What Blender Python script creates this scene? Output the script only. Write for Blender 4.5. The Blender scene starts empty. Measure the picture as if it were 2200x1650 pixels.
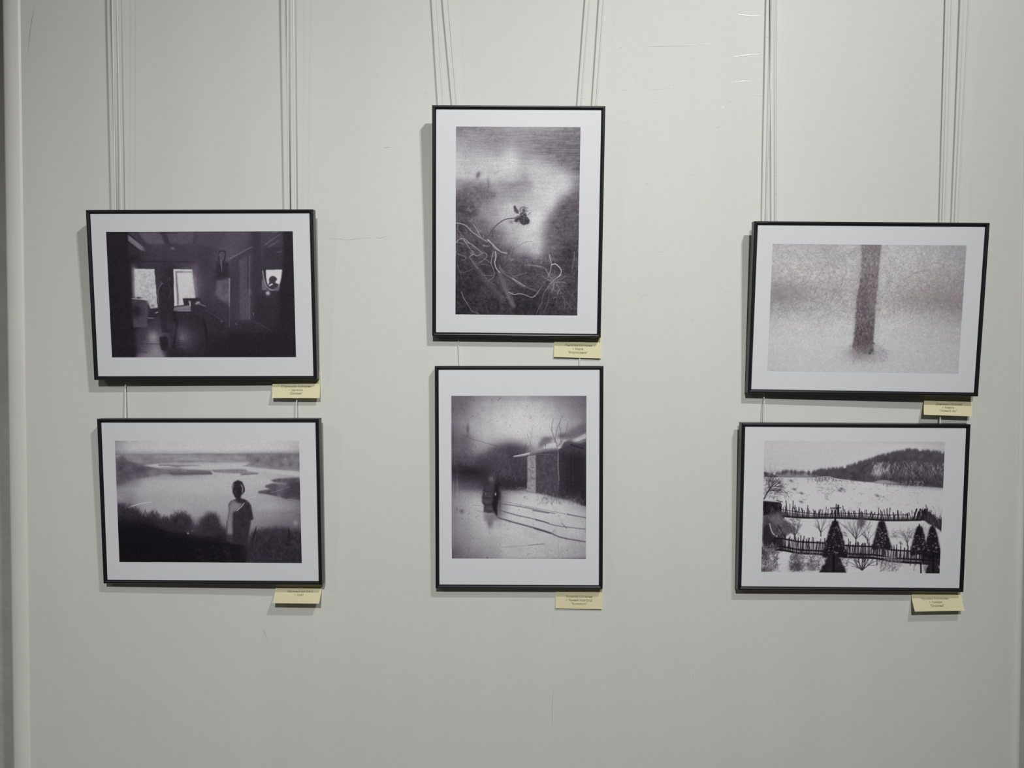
import bpy, math, random
import numpy as np

# ------------------------------------------------------------------ camera, world, lamps, exposure
# metres; the display wall's face is the plane y = 0, the room lies towards -y, the camera lens sits EYE above the floor
EYE = 1.5
scene = bpy.context.scene
COL = scene.collection
CAMPOS = (0.0, -1.45707, EYE)
PITCH, YAW, ROLL = math.radians(1.4531), math.radians(-0.9656), math.radians(0.1299)
FPX = 1650.0
def cam_axes():
    cp, sp, cy, sy, cr, sr = math.cos(PITCH), math.sin(PITCH), math.cos(YAW), math.sin(YAW), math.cos(ROLL), math.sin(ROLL)
    f = np.array([sy*cp, cy*cp, -sp]); r = np.array([cy, -sy, 0.0]); u = np.cross(r, f)
    return r*cr+u*sr, -r*sr+u*cr, f
CR, CU, CF = cam_axes()
from mathutils import Matrix, Vector
cam = bpy.data.cameras.new('camera'); cam.sensor_width = 36.0; cam.lens = 36.0*FPX/2200.0; cam.clip_start = .02
co = bpy.data.objects.new('camera', cam); COL.objects.link(co)
co.matrix_world = Matrix([[CR[0], CU[0], -CF[0], CAMPOS[0]], [CR[1], CU[1], -CF[1], CAMPOS[1]], [CR[2], CU[2], -CF[2], CAMPOS[2]], [0, 0, 0, 1]])
scene.camera = co
vs = scene.view_settings
vs.view_transform = 'Standard'; vs.look = 'None'; vs.exposure = 0.0; vs.gamma = 1.0; vs.use_curve_mapping = False

world = bpy.data.worlds.new('room_light'); scene.world = world; world.use_nodes = True
bg = world.node_tree.nodes['Background']; bg.inputs[0].default_value = (0.97, 1.0, 0.98, 1); bg.inputs[1].default_value = 0.030

def spot(name, loc, aim, watts, half, radius, color=(1, 1, 1)):
    l = bpy.data.lights.new(name, 'SPOT'); l.energy = watts; l.spot_size = 2*half; l.spot_blend = 1.0; l.shadow_soft_size = radius; l.color = color
    o = bpy.data.objects.new(name, l); COL.objects.link(o); p = Vector((loc[0], loc[1], loc[2]+EYE)); o.location = p
    o.rotation_euler = (Vector((aim[0], 0, aim[1]+EYE))-p).to_track_quat('-Z', 'Y').to_euler()
# the gallery's ceiling spots: a pair close together at the right, one farther back in the middle, a weak one at the left
spot('ceiling_spot', (.90, -1.75, 1.55), (.08, 1.193), 58, 1.092, .022)
spot('ceiling_spot', (.80, -1.77, 1.52), (-.12, 1.193), 56.5, 1.092, .022)
spot('ceiling_spot', (.03, -3.20, 1.50), (-.065, -.978), 241, .534, .035)
spot('ceiling_spot', (-2.0, -2.0, 1.20), (.3, 0), 10.3, 1.3, .03)

# ------------------------------------------------------------------ helpers
def tag(o, label=None, cat=None, group=None, kind=None):
    if label: o['label'] = label
    if cat: o['category'] = cat
    if group: o['group'] = group
    if kind: o['kind'] = kind
    return o
def empty(name, M):
    o = bpy.data.objects.new(name, None); COL.objects.link(o); o.empty_display_size = .05; o.matrix_world = M; return o
def mesh(name, V, F, mat, parent=None, smooth_shade=False):
    me = bpy.data.meshes.new(name); me.from_pydata([tuple(map(float, v)) for v in V], [], F); me.update()
    if mat: me.materials.append(mat)
    if smooth_shade: me.polygons.foreach_set('use_smooth', [True]*len(me.polygons))
    o = bpy.data.objects.new(name, me); COL.objects.link(o)
    if parent: o.parent = parent
    return o
def box(name, a, b, mat, parent=None):
    x0, y0, z0 = a; x1, y1, z1 = b
    V = [(x0,y0,z0),(x1,y0,z0),(x1,y1,z0),(x0,y1,z0),(x0,y0,z1),(x1,y0,z1),(x1,y1,z1),(x0,y1,z1)]
    return mesh(name, V, [(0,3,2,1),(4,5,6,7),(0,1,5,4),(1,2,6,5),(2,3,7,6),(3,0,4,7)], mat, parent)
def at(px, py, dist):
    """point `dist` in front of the display wall seen at this spot of the photograph (used once, to lay the place out in metres)"""
    d = CR*(px-1100)/FPX-CU*(py-825)/FPX+CF; t = (-dist-CAMPOS[1])/d[1]
    return np.array(CAMPOS)+d*t

# ------------------------------------------------------------------ materials
def mat_new(name):
    m = bpy.data.materials.new(name); m.use_nodes = True; return m, m.node_tree, m.node_tree.nodes['Principled BSDF']
def simple(name, c, rough=.5, spec=.5, metal=0.0, coat=0.0):
    m, t, b = mat_new(name); b.inputs['Base Color'].default_value = (*c, 1); b.inputs['Roughness'].default_value = rough
    b.inputs['Specular IOR Level'].default_value = spec; b.inputs['Metallic'].default_value = metal; b.inputs['Coat Weight'].default_value = coat
    return m
def noise_node(t, scale, detail=3, stretch=(1, 1, 1), rough=.5):
    tc = t.nodes.new('ShaderNodeTexCoord'); mp = t.nodes.new('ShaderNodeMapping'); mp.inputs['Scale'].default_value = stretch
    n = t.nodes.new('ShaderNodeTexNoise'); n.inputs['Scale'].default_value = scale; n.inputs['Detail'].default_value = detail; n.inputs['Roughness'].default_value = rough
    t.links.new(tc.outputs['Object'], mp.inputs[0]); t.links.new(mp.outputs[0], n.inputs['Vector']); return n.outputs['Fac']
def math_node(t, op, a, b, c=None):
    n = t.nodes.new('ShaderNodeMath'); n.operation = op
    for i, v in enumerate((a, b, c)):
        if v is None: continue
        if isinstance(v, (int, float)): n.inputs[i].default_value = v
        else: t.links.new(v, n.inputs[i])
    return n.outputs[0]
def varied(name, c, terms, rough=.5, spec=.4, bump=None, tint=None):
    """base colour c scaled by 1 + sum(amp*(noise-.5)); bump = (noise args, distance)"""
    m, t, b = mat_new(name); f = None
    for amp, scale, detail, stretch in terms:
        v = math_node(t, 'MULTIPLY', math_node(t, 'SUBTRACT', noise_node(t, scale, detail, stretch), .5), amp)
        f = v if f is None else math_node(t, 'ADD', f, v)
    f = math_node(t, 'ADD', f, 1.0)
    vm = t.nodes.new('ShaderNodeVectorMath'); vm.operation = 'SCALE'; vm.inputs[0].default_value = c; t.links.new(f, vm.inputs['Scale'])
    out = vm.outputs[0]
    if tint:
        mx = t.nodes.new('ShaderNodeMix'); mx.data_type = 'RGBA'; mx.blend_type = 'MULTIPLY'; mx.inputs['B'].default_value = (*tint[0], 1)
        t.links.new(math_node(t, 'MULTIPLY', noise_node(t, tint[1], 2), tint[2]), mx.inputs['Factor']); t.links.new(out, mx.inputs['A']); out = mx.outputs['Result']
    t.links.new(out, b.inputs['Base Color']); b.inputs['Roughness'].default_value = rough; b.inputs['Specular IOR Level'].default_value = spec
    if bump:
        bn = t.nodes.new('ShaderNodeBump'); bn.inputs['Strength'].default_value = 1.0; bn.inputs['Distance'].default_value = bump[3]
        t.links.new(noise_node(t, bump[0], bump[1], bump[2]), bn.inputs['Height']); t.links.new(bn.outputs[0], b.inputs['Normal'])
    return m
M_WALL = varied('pale_grey_green_wall_paint', (.735, .755, .700), [(.05, 380, 2, (1, 1, .12)), (.05, 420, 2, (.12, 1, 1)), (.06, 14, 3, (1, 1, .10)), (.05, 3.2, 3, (1, 1, 1))], .5, .28,
                (500, 2, (1, 1, 1), .00003), ((1.0, .975, .965), 2.2, .9))
M_TRIM = varied('cream_edge_trim', (.78, .775, .715), [(.16, 9, 4, (1, 1, .5)), (.05, 200, 2, (1, 1, .1))], .4, .4)
M_PLASTER = varied('grey_plaster', (.46, .455, .42), [(.45, 9, 5, (1, 1, .6)), (.3, 45, 5, (1, 1, .5))], .85, .2, (60, 5, (1, 1, 1), .0015))
M_FLOOR = varied('brown_floor', (.22, .19, .16), [(.4, 6, 4, (1, 1, 1))], .45, .4)
M_FRAME = simple('black_anodised_frame', (.011, .010, .013), .34, .5)
M_BACK = simple('brown_backing_board', (.20, .15, .10), .8, .2)
M_PAPER = varied('white_print_paper', (.795, .80, .815), [(.02, 60, 2, (1, 1, 1))], .38, .4)
M_CARD = varied('pale_yellow_card', (.80, .745, .475), [(.03, 120, 2, (1, 1, 1))], .6, .3)
M_TEXT = simple('caption_print', (.10, .09, .06), .7, .2)
M_CORD = simple('white_nylon_cord', (.86, .86, .82), .35, .5)
M_RAIL = simple('grey_hanging_rail', (.5, .5, .5), .4, .5)
M_SCUFF = simple('grey_scuff', (.56, .55, .50), .7, .2)
M_STAIN = simple('brown_scratch', (.44, .40, .33), .7, .2)
M_GLOSS = simple('clear_varnish_run', (.76, .78, .73), .12, .6)
def ink_material(name):
    m, t, b = mat_new(name); a = t.nodes.new('ShaderNodeAttribute'); a.attribute_name = 'ink'; t.links.new(a.outputs['Color'], b.inputs['Base Color'])
    b.inputs['Roughness'].default_value = .33; b.inputs['Specular IOR Level'].default_value = .5
    bn = t.nodes.new('ShaderNodeBump'); bn.inputs['Distance'].default_value = .00022; t.links.new(noise_node(t, 60, 3, (.35, 1, 2.2)), bn.inputs['Height']); t.links.new(bn.outputs[0], b.inputs['Normal'])
    return m
M_INK = ink_material('photographic_ink')

# ------------------------------------------------------------------ the setting
Z0, Z1 = 0.0, 3.1
wall = box('wall_center', (-.958, 0, Z0), (.927, .04, Z1), M_WALL); tag(wall, 'pale grey green display wall the pictures hang on', 'wall', kind='structure')
wb = box('wall_back', (-4, .055, Z0), (4, .15, Z1), M_PLASTER); tag(wb, 'rough grey plaster wall seen past both edges of the display wall', 'wall', kind='structure')
fl = box('floor', (-4, -5, -.1), (4, .15, 0), M_FLOOR); tag(fl, 'brown floor in front of the display wall', 'floor', kind='structure')
def trim(name, x0, x1, h, label):
    n = 10; prof = []
    for i in range(n+1):
        s = i/n; prof.append((x0+(x1-x0)*s, -h*math.sin(math.pi*min(1, max(0, s)))**.55))
    prof = [(x0, .04)]+prof+[(x1, .04)]; V = [(x, y, z) for z in (Z0, Z1) for x, y in prof]; m = len(prof)
    F = [(i, i+1, m+i+1, m+i) for i in range(m-1)]+[(m-1, 0, m, 2*m-1), tuple(range(m))[::-1], tuple(range(m, 2*m))]
    o = mesh(name, V, F, M_TRIM); tag(o, label, 'trim', kind='structure'); return o
trim('trim_1', -.9918, -.958, .0045, 'wide cream edge strip down the left side of the display wall')
trim('trim_2', .927, .9414, .003, 'narrow cream edge strip down the right side of the display wall')
rail = box('trim_3', (-.95, -.036, EYE+1.02), (.92, 0, EYE+1.05), M_RAIL); tag(rail, 'picture rail the cords hang from, above the view', 'rail', kind='structure')

def ribbon(name, pts, w, mat, h=.00012):
    """thin raised mark on the wall's paint, following points of the wall"""
    P = [at(x, y, 0) for x, y in pts]; V = []; F = []
    for i, p in enumerate(P):
        a = P[max(0, i-1)]; b = P[min(len(P)-1, i+1)]; d = b-a; d /= np.linalg.norm(d)+1e-9; n = np.array([-d[2], 0, d[0]])
        k = w*(.35 if i in (0, len(P)-1) else 1)
        for s, q in ((-1, 0.00002), (-.5, h), (.5, h), (1, 0.00002)): V.append(p+n*k*s*.5+np.array([0, -q, 0]))
        if i: 
            o = 4*i
            for j in range(3): F.append((o-4+j, o-3+j, o+1+j, o+j))
    ob = mesh(name, V, F, mat, wall, True); return ob
for pts, w, m in (([(74,15),(68,45),(64,75),(60,116)],.0012,M_STAIN),([(208,187),(203,198)],.0008,M_SCUFF),([(565,1352),(570,1362),(574,1376)],.0009,M_STAIN),([(675,1366),(680,1373)],.001,M_STAIN),
    ([(882,1494),(890,1502)],.0014,M_SCUFF),([(893,1508),(896,1511)],.002,M_SCUFF),([(891,1600),(897,1611)],.0012,M_SCUFF),([(1187,1322),(1189,1350)],.0012,M_SCUFF),([(1189,1478),(1186,1520),(1187,1560)],.0014,M_SCUFF),
    ([(1388,632),(1381,636),(1375,648)],.0007,M_SCUFF),([(1482,376),(1492,377)],.001,M_SCUFF),([(705,512),(725,513),(745,516),(765,513),(800,511)],.0009,M_SCUFF),([(808,510),(816,512),(832,508)],.0012,M_SCUFF),
    ([(837,546),(848,546)],.001,M_SCUFF),([(762,152),(759,158)],.0009,M_SCUFF),([(806,160),(812,161)],.0012,M_SCUFF),([(706,191),(707,196)],.0009,M_SCUFF),([(833,244),(836,250)],.0016,M_SCUFF),([(824,318),(838,316)],.003,M_SCUFF),
    ([(911,204),(914,198),(919,197)],.001,M_SCUFF),([(1488,1446),(1491,1474)],.0008,M_SCUFF),([(1330,104),(1337,102)],.002,M_SCUFF),([(1366,176),(1370,177)],.0012,M_SCUFF),([(1536,274),(1546,272)],.0018,M_SCUFF),([(1564,220),(1572,219)],.0012,M_SCUFF),
    ([(1722,278),(1730,282)],.001,M_SCUFF),([(1386,396),(1394,395)],.0016,M_SCUFF),([(1412,540),(1424,542)],.0016,M_SCUFF),([(1556,626),(1566,627)],.0014,M_SCUFF),([(1483,686),(1492,687)],.0016,M_SCUFF),([(1555,510),(1560,509)],.0012,M_SCUFF),
    ([(668,1363),(672,1368)],.0006,M_SCUFF),([(1336,1481),(1342,1484)],.0016,M_SCUFF),([(1670,1503),(1672,1507)],.002,M_SCUFF),([(1662,1484),(1664,1486)],.0015,M_SCUFF),([(300,1560),(302,1563)],.001,M_SCUFF),([(1100,1466),(1103,1470)],.001,M_SCUFF),
    ([(2120,110),(2122,113)],.0015,M_SCUFF),([(2058,35),(2060,37)],.0012,M_SCUFF),([(667,16),(668,18)],.001,M_SCUFF),([(590,325),(592,327)],.0014,M_SCUFF),([(667,392),(669,394)],.0014,M_SCUFF)):
    ribbon('scuff_mark', pts, w, m)
for pts, w in (([(1388,101),(1420,99),(1470,98),(1522,94)],.0026),([(1575,122),(1610,118),(1645,116)],.0030),([(1586,31),(1610,34),(1640,33)],.0030),([(1636,80),(1666,78)],.0034),([(1334,195),(1343,192),(1351,193)],.0020),
    ([(1394,193),(1420,191),(1436,186),(1452,189)],.0014),([(1386,222),(1412,220)],.0014),([(1426,221),(1437,217)],.0014),([(1546,233),(1562,229)],.0022),([(1356,142),(1361,141)],.0014),([(1250,211),(1259,212)],.0036),([(1221,48),(1225,48)],.002),
    ([(1570,177),(1600,174),(1640,178)],.0016),([(1600,206),(1640,205)],.002),([(1480,126),(1530,122)],.0012),([(1340,263),(1350,262)],.002),([(1332,312),(1342,312)],.0016)):
    ribbon('varnish_run', pts, w, M_GLOSS, w*.10)

# ---------------------------------------------------------------- the pictures inside the frames
# Each print is drawn here stroke by stroke into a tone field, which becomes the ink colours of the sheet's fine mesh.
def smooth(a, s):
    if s <= 0.3: return a
    r = int(3*s)+1; k = np.exp(-0.5*(np.arange(-r, r+1)/s)**2); k /= k.sum()
    p = np.pad(a, ((r, r), (0, 0)), mode='edge'); b = np.zeros_like(a)
    for i, w in enumerate(k): b += w*p[i:i+a.shape[0]]
    p = np.pad(b, ((0, 0), (r, r)), mode='edge'); c = np.zeros_like(a)
    for i, w in enumerate(k): c += w*p[:, i:i+a.shape[1]]
    return c

def upsample(g, h, w):
    g = np.asarray(g, float)
    def axis(n, m):
        t = np.linspace(0, n-1, m); i = np.clip(t.astype(int), 0, n-2); return i, t-i
    iy, fy = axis(g.shape[0], h); ix, fx = axis(g.shape[1], w)
    fy = (fy*fy*(3-2*fy)*.5+fy*.5)[:, None]; fx = (fx*fx*(3-2*fx)*.5+fx*.5)[None, :]
    a = g[iy][:, ix]; b = g[iy][:, ix+1]; c = g[iy+1][:, ix]; d = g[iy+1][:, ix+1]
    return (a*(1-fx)+b*fx)*(1-fy)+(c*(1-fx)+d*fx)*fy

class Print:
    def __init__(s, w, h, corners, seed):
        s.w, s.h = w, h; s.r = np.random.RandomState(seed); s.I = np.zeros((h, w)); s.W = np.zeros((h, w))
        A = []; B = []
        for (x, y), (u, v) in zip(corners, ((0, 0), (w-1, 0), (w-1, h-1), (0, h-1))):
            A += [[x, y, 1, 0, 0, 0, -u*x, -u*y], [0, 0, 0, x, y, 1, -v*x, -v*y]]; B += [u, v]
        s.H = np.append(np.linalg.solve(np.array(A, float), np.array(B, float)), 1).reshape(3, 3)
        s.o = (0, 0, 1)
    def tile(s, x0, y0, k): s.o = (x0, y0, k); return s
    def T(s, pts):
        p = np.atleast_2d(np.array(pts, float)); q = np.stack([s.o[0]+p[:, 0]/s.o[2], s.o[1]+p[:, 1]/s.o[2], np.ones(len(p))])
        m = s.H @ q; return (m[:2]/m[2]).T
    def sc(s): return s.w/ s.span/s.o[2]
    def base(s, g): s.I = upsample(g, s.h, s.w)
    def noise(s, n, m=None, oct=1, vx=1.0):
        out = np.zeros((s.h, s.w)); a = 1; tot = 0
        for o in range(oct):
            nx = max(2, int(n*2**o*vx)); ny = max(2, int(n*2**o*s.h/s.w)); out += a*upsample(s.r.randn(ny+1, nx+1), s.h, s.w); tot += a*a; a *= .6
        return out/tot**.5
    def mask(s, pts, soft=.6):
        q = s.T(pts); yy = np.arange(s.h)[:, None]+.0; m = np.zeros((s.h, s.w)); xs = np.arange(s.w)[None, :]
        for dy in (-.25, .25):
            y = yy+dy; ins = np.zeros((s.h, s.w), bool)
            for i in range(len(q)):
                x1, y1 = q[i]; x2, y2 = q[(i+1) % len(q)]
                if y1 == y2: continue
                c = (y1 > y) != (y2 > y); xi = x1+(y-y1)/(y2-y1)*(x2-x1); ins ^= c & (xs < xi)
            m += ins*.5
        return smooth(m, soft)
    def poly(s, pts, g, soft=.6, a=1.0, tex=0, tn=60):
        m = s.mask(pts, soft)*a
        t = g + (s.noise(tn, oct=2)*tex if tex else 0)
        s.I = s.I*(1-m)+t*m; return m
    def blob(s, x, y, rx, ry, g, a=1.0, ang=0.0):
        (cx, cy), = s.T([(x, y)]); k = s.k*1.0/s.o[2]; rx *= k; ry *= k
        R = max(rx, ry)*3+2; x0, x1 = int(max(0, cx-R)), min(s.w, int(cx+R)+1); y0, y1 = int(max(0, cy-R)), min(s.h, int(cy+R)+1)
        if x1 <= x0 or y1 <= y0: return
        X, Y = np.meshgrid(np.arange(x0, x1)-cx, np.arange(y0, y1)-cy); c, n = math.cos(ang), math.sin(ang)
        m = a*np.exp(-.5*(((X*c+Y*n)/rx)**2+((Y*c-X*n)/ry)**2)); v = s.I[y0:y1, x0:x1]; v += (g-v)*m
    def stroke(s, q, w0, w1, g, a, soft):
        n = len(q)-1
        for i in range(n):
            (ax, ay), (bx, by) = q[i], q[i+1]; wa = w0+(w1-w0)*i/n; wb = w0+(w1-w0)*(i+1)/n; R = max(wa, wb)/2+soft+1
            x0, x1 = int(max(0, min(ax, bx)-R)), int(min(s.w, max(ax, bx)+R+1)); y0, y1 = int(max(0, min(ay, by)-R)), int(min(s.h, max(ay, by)+R+1))
            if x1 <= x0 or y1 <= y0: continue
            X, Y = np.meshgrid(np.arange(x0, x1), np.arange(y0, y1)); dx, dy = bx-ax, by-ay; L = dx*dx+dy*dy+1e-9
            t = np.clip(((X-ax)*dx+(Y-ay)*dy)/L, 0, 1); d = np.hypot(X-ax-t*dx, Y-ay-t*dy); w = wa+(wb-wa)*t
            m = np.clip(.5+(w/2-d)/soft, 0, 1)*np.minimum(1, w+.15)*a
            if n > 1 and i > 0: m = m*np.where((t <= 0), .0, 1)
            v = s.I[y0:y1, x0:x1]; v += (g-v)*m
    def line(s, pts, w, g, a=1.0, w1=None, soft=1.0, curve=True):
        q = s.T(pts); k = s.k/s.o[2]
        if curve and len(q) > 2:
            p = np.vstack([2*q[0]-q[1], q, 2*q[-1]-q[-2]]); out = []
            for i in range(1, len(p)-2):
                for t in np.linspace(0, 1, 7)[:-1]:
                    out.append(.5*(2*p[i]+(p[i+1]-p[i-1])*t+(2*p[i-1]-5*p[i]+4*p[i+1]-p[i+2])*t*t+(3*p[i]-p[i-1]-3*p[i+1]+p[i+2])*t**3))
            q = np.array(out+[p[-2]])
        s.stroke(q, w*k, (w if w1 is None else w1)*k, g, a, soft)
    def twig(s, x, y, ang, ln, w, g, a, depth, spread=.5, n=3, bend=.15, soft=1.0):
        pts = [(x, y)]; an = ang
        for i in range(4):
            an += s.r.randn()*bend; pts.append((pts[-1][0]+math.cos(an)*ln/4, pts[-1][1]+math.sin(an)*ln/4))
        s.line(pts, w, g, a, w*.6, soft, False)
        if depth > 0:
            for j in range(n):
                k = s.r.randint(1, 5); sg = s.r.choice([-1, 1]); s.twig(pts[k][0], pts[k][1], an+sg*spread*(.5+s.r.rand()), ln*(.45+.3*s.r.rand()), w*.62, g, a*.9, depth-1, spread, n, bend, soft)
    def scatter(s, n, box, ln, w, gr, a, ang=0, sa=3.2, bend=.35, inside=None, soft=1.0):
        r = s.r
        for i in range(n):
            x = box[0]+r.rand()*(box[2]-box[0]); y = box[1]+r.rand()*(box[3]-box[1])
            if inside and not inside(x, y): continue
            an = ang+sa*(r.rand()-.5); L = ln*(.4+r.rand()); pts = [(x, y)]
            for j in range(3):
                an += r.randn()*bend; pts.append((pts[-1][0]+math.cos(an)*L/3, pts[-1][1]+math.sin(an)*L/3))
            s.line(pts, w*(.6+.8*r.rand()), gr[0]+(gr[1]-gr[0])*r.rand(), a*(.4+.6*r.rand()), None, soft, False)
    def conifer(s, cx, top, bot, hw, g=22, dens=1.0, lean=0):
        r = s.r; n = int(230*dens)
        s.line([(cx, top+(bot-top)*.05), (cx+lean, bot)], 8, g, 1, 26)
        for i in range(n):
            t = r.rand()**.7; y = top+(bot-top)*t; h = hw*(.08+.92*t**.9)
            for sg in (-1, 1):
                u = r.rand()**.8; x = cx+lean*t+sg*u*h; yy = y+u*h*.12*(1 if t > .5 else .2)
                s.blob(x, yy, 6+5*r.rand(), 5+4*r.rand(), g+r.rand()*16, .95, r.rand()*3)
        s.line([(cx, top-20), (cx, top+60)], 9, g, .9, 16)
    def fence(s, top, bot, step, g, w, tilt=0, jut=60, a=.95, gap=.0):
        r = s.r; xs = np.arange(top[0][0], top[-1][0], step)
        tx, ty = zip(*top); bx, by = zip(*bot)
        for x in xs:
            x += r.randn()*step*.18; y0 = np.interp(x, tx, ty)-jut*abs(r.randn())*.55; y1 = np.interp(x, bx, by)
            if r.rand() < gap: continue
            tl = tilt+r.randn()*12; s.line([(x+tl, y0), (x, y1)], w*(.7+.6*r.rand()), g+r.rand()*22, a, None, 1.0, False)
    def grain(s, amp, light=.5, size=.6, blur=.55):
        s.I = smooth(s.I, blur)
        n = smooth(s.r.randn(s.h, s.w), size); n /= n.std(); m = (1-light)+light*np.clip(s.I/255, 0, 1); s.I = s.I+n*amp*m
    def rgb(s, tint=(3, -5, 7), paper=200.0):
        tint = (tint[0]*.6, tint[1]*.8, tint[2]*.9)
        g = np.clip(s.I, 8, paper+12); t = np.exp(-((g-85)/70)**2)+.25
        c = np.stack([g+tint[0]*t+s.W*9, g+tint[1]*t-s.W*3, g+tint[2]*t-s.W*7], -1)/255.0
        c = np.clip(c, .01, 1); lin = np.where(c <= .04045, c/12.92, ((c+.055)/1.055)**2.4)
        return np.clip(lin/((paper/255+.055)/1.055)**2.4*.80, .002, .86)

def pic_room():          # dim wooden room with two bright windows, a standing figure and a round mirror
    P = Print(500, 338, ((227.,498.3),(627.7,496.6),(637.3,767.6),(241.4,767.5)), 11); P.k = 500/400.7
    P.base([[30,30,36,84,84,60,82,84,72,70,80,72,58,80,64,34],
            [30,30,34,74,78,62,72,78,70,72,78,74,60,76,60,32],
            [28,30,34,50,60,62,60,64,60,74,86,76,60,60,52,30],
            [28,30,34,60,58,54,66,66,58,80,88,78,56,54,44,28],
            [28,30,36,66,56,46,62,64,66,60,60,64,52,52,46,28],
            [28,32,38,80,60,44,72,78,70,54,58,72,52,60,48,27],
            [27,31,36,80,64,46,60,66,64,76,58,78,48,50,44,27],
            [27,30,34,66,60,42,56,58,56,66,60,78,46,46,42,27],
            [26,29,32,62,58,44,46,50,54,56,60,72,44,44,40,27],
            [26,28,31,60,64,52,56,46,46,46,50,46,50,44,34,26],
            [25,27,30,66,90,54,84,54,42,40,36,36,38,34,31,26],
            [25,26,29,96,120,46,70,48,38,36,34,33,33,31,30,26],
            [24,25,28,120,140,44,46,40,36,34,32,32,31,31,29,25]])
    P.tile(150, 420, 3.588)
    # ceiling boards and beams
    P.poly([(445,285),(690,283),(735,375),(560,370)], 92, 2, .8, 3); P.poly([(735,285),(950,280),(930,370),(760,372)], 86, 3, .8, 3)
    P.poly([(985,280),(1200,279),(1110,380),(990,380)], 76, 4, .6); P.poly([(1220,280),(1390,279),(1390,300),(1240,460),(1130,400)], 84, 4, .6)
    P.poly([(470,283),(520,283),(640,430),(590,430)], 60, 2, .9); P.poly([(690,280),(735,280),(770,380),(735,380)], 58, 1.5, .9); P.poly([(950,280),(985,280),(975,375),(945,380)], 64, 2.5, .6)
    P.poly([(443,300),(560,395),(582,432),(540,420),(443,348)], 122, 1.0, .95); P.poly([(443,360),(520,415),(575,440),(443,480)], 52, 2, .8)
    P.blob(787,408,12,6,165,.9)
    P.poly([(560,383),(1120,388),(1120,500),(560,500)], 66, 4, .5, 3)
    P.line([(470,508),(960,514)], 7, 44, .8)
    for x in (590,770): P.line([(x,400),(x,560)], 4, 52, .5)
    # curtains glow and windows
    P.poly([(470,530),(500,525),(520,800),(480,800)], 150, 6, .55); P.poly([(484,560),(512,560),(520,790),(492,790)], 176, 4, .8)
    P.poly([(940,520),(980,530),(1000,790),(960,800)], 118, 8, .75)
    w = P.poly([(496,566),(650,568),(676,868),(622,872),(600,806),(504,795)], 196, .8, 1, 9, 70)
    P.poly([(496,566),(650,568),(650,578),(500,577)], 205, .6, .8); P.line([(515,585),(525,700)], 10, 205, .7); P.line([(500,572),(508,790)], 9, 186, .8)
    P.scatter(130, (535,600,640,800), 18, 4, (150,176), .5); P.scatter(60, (610,780,665,860), 14, 4, (160,180), .5)
    P.poly([(797,568),(941,571),(967,790),(870,792),(878,845),(805,855)], 190, .8)
    P.poly([(797,568),(941,571),(941,583),(812,582),(822,850),(806,855)], 212, .6); P.poly([(812,583),(941,584),(941,596),(824,596),(842,780),(838,845),(826,850)], 122, .8, .95)
    P.poly([(824,597),(941,597),(965,790),(872,792),(878,840),(846,845)], 206, .8, 1, 6, 60); P.scatter(60, (850,690,950,785), 20, 4, (165,180), .4)
    P.blob(900,640,26,40,218,.7)
    P.poly([(941,575),(968,640),(980,790),(966,790)], 150, 3, .7)
    # washing machine, figure, table
    P.poly([(470,795),(560,800),(590,812),(600,870),(598,1015),(484,1015)], 84, 1.5, .95, 2); P.poly([(470,795),(575,802),(590,815),(592,832),(476,826)], 74, 1, .9); P.line([(468,792),(560,800),(598,806)], 8, 190, .9)
    P.blob(512,890,34,42,46,1); P.blob(512,890,22,30,34,.8); P.line([(556,845),(572,880),(566,930)], 8, 60, .6)
    P.blob(530,788,16,5,60,.95); P.blob(636,850,8,6,90,.8)
    P.poly([(588,806),(625,800),(604,850)], 150, 2, .8)
    P.poly([(622,872),(690,865),(680,920),(600,1000),(600,945)], 48, 2, .9); P.line([(660,905),(678,898)], 7, 175, .9); P.line([(605,943),(645,944)], 5, 150, .9)
    P.poly([(695,640),(712,620),(745,613),(768,632),(766,668),(748,684),(716,684),(700,668)], 50, 1.5, 1)
    P.poly([(712,682),(752,682),(778,715),(782,790),(797,830),(790,870),(768,880),(752,920),(752,1050),(712,1055),(700,960),(684,900),(678,820),(680,720)], 46, 1.6, 1, 1.5)
    P.line([(682,830),(680,730),(700,688),(712,676)], 5, 118, .75); P.line([(770,790),(776,720),(758,684)], 3.5, 84, .7); P.line([(700,664),(708,676)], 5, 125, .7); P.line([(768,628),(768,656)], 4, 110, .6)
    P.line([(684,800),(680,860)], 4, 104, .6); P.line([(760,780),(795,812)], 3, 84, .5)
    P.poly([(868,793),(1000,790),(1040,850),(1050,890),(930,888),(926,850),(880,842)], 50, 1.2, 1); P.poly([(805,855),(880,845),(930,850),(932,888),(800,890)], 128, 1.2, 1)
    P.line([(810,856),(895,846)], 8, 52, .9); P.line([(830,888),(930,889)], 6, 196, 1)
    P.line([(925,818),(926,848)], 10, 190, .9); P.line([(918,808),(916,826)], 5, 150, .8); P.blob(988,825,11,6,190,.9); P.blob(975,835,7,5,170,.8); P.line([(1000,838),(1044,852)], 12, 105, .8)
    P.poly([(800,892),(1230,900),(1210,1090),(1050,1030),(830,960)], 48, 6, .85, 2)
    P.line([(806,900),(808,960),(828,970),(800,1180)], 22, 36, .9, 16, 1.6); P.line([(1030,960),(1050,1040),(1058,1160)], 20, 34, .8, 16, 1.8)
    # floor with window reflections and chair
    P.poly([(500,1030),(700,1020),(700,1247),(510,1247)], 74, 8, .7, 3); P.blob(645,1095,30,36,150,.9); P.blob(665,1205,50,44,152,.75); P.blob(600,1240,70,16,138,.7); P.blob(590,1170,30,14,100,.5)
    P.line([(530,1143),(700,1143)], 4, 52, .8); P.line([(520,1165),(590,1167)], 6, 66, .6); P.line([(540,1205),(600,1207)], 7, 74, .7)
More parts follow.
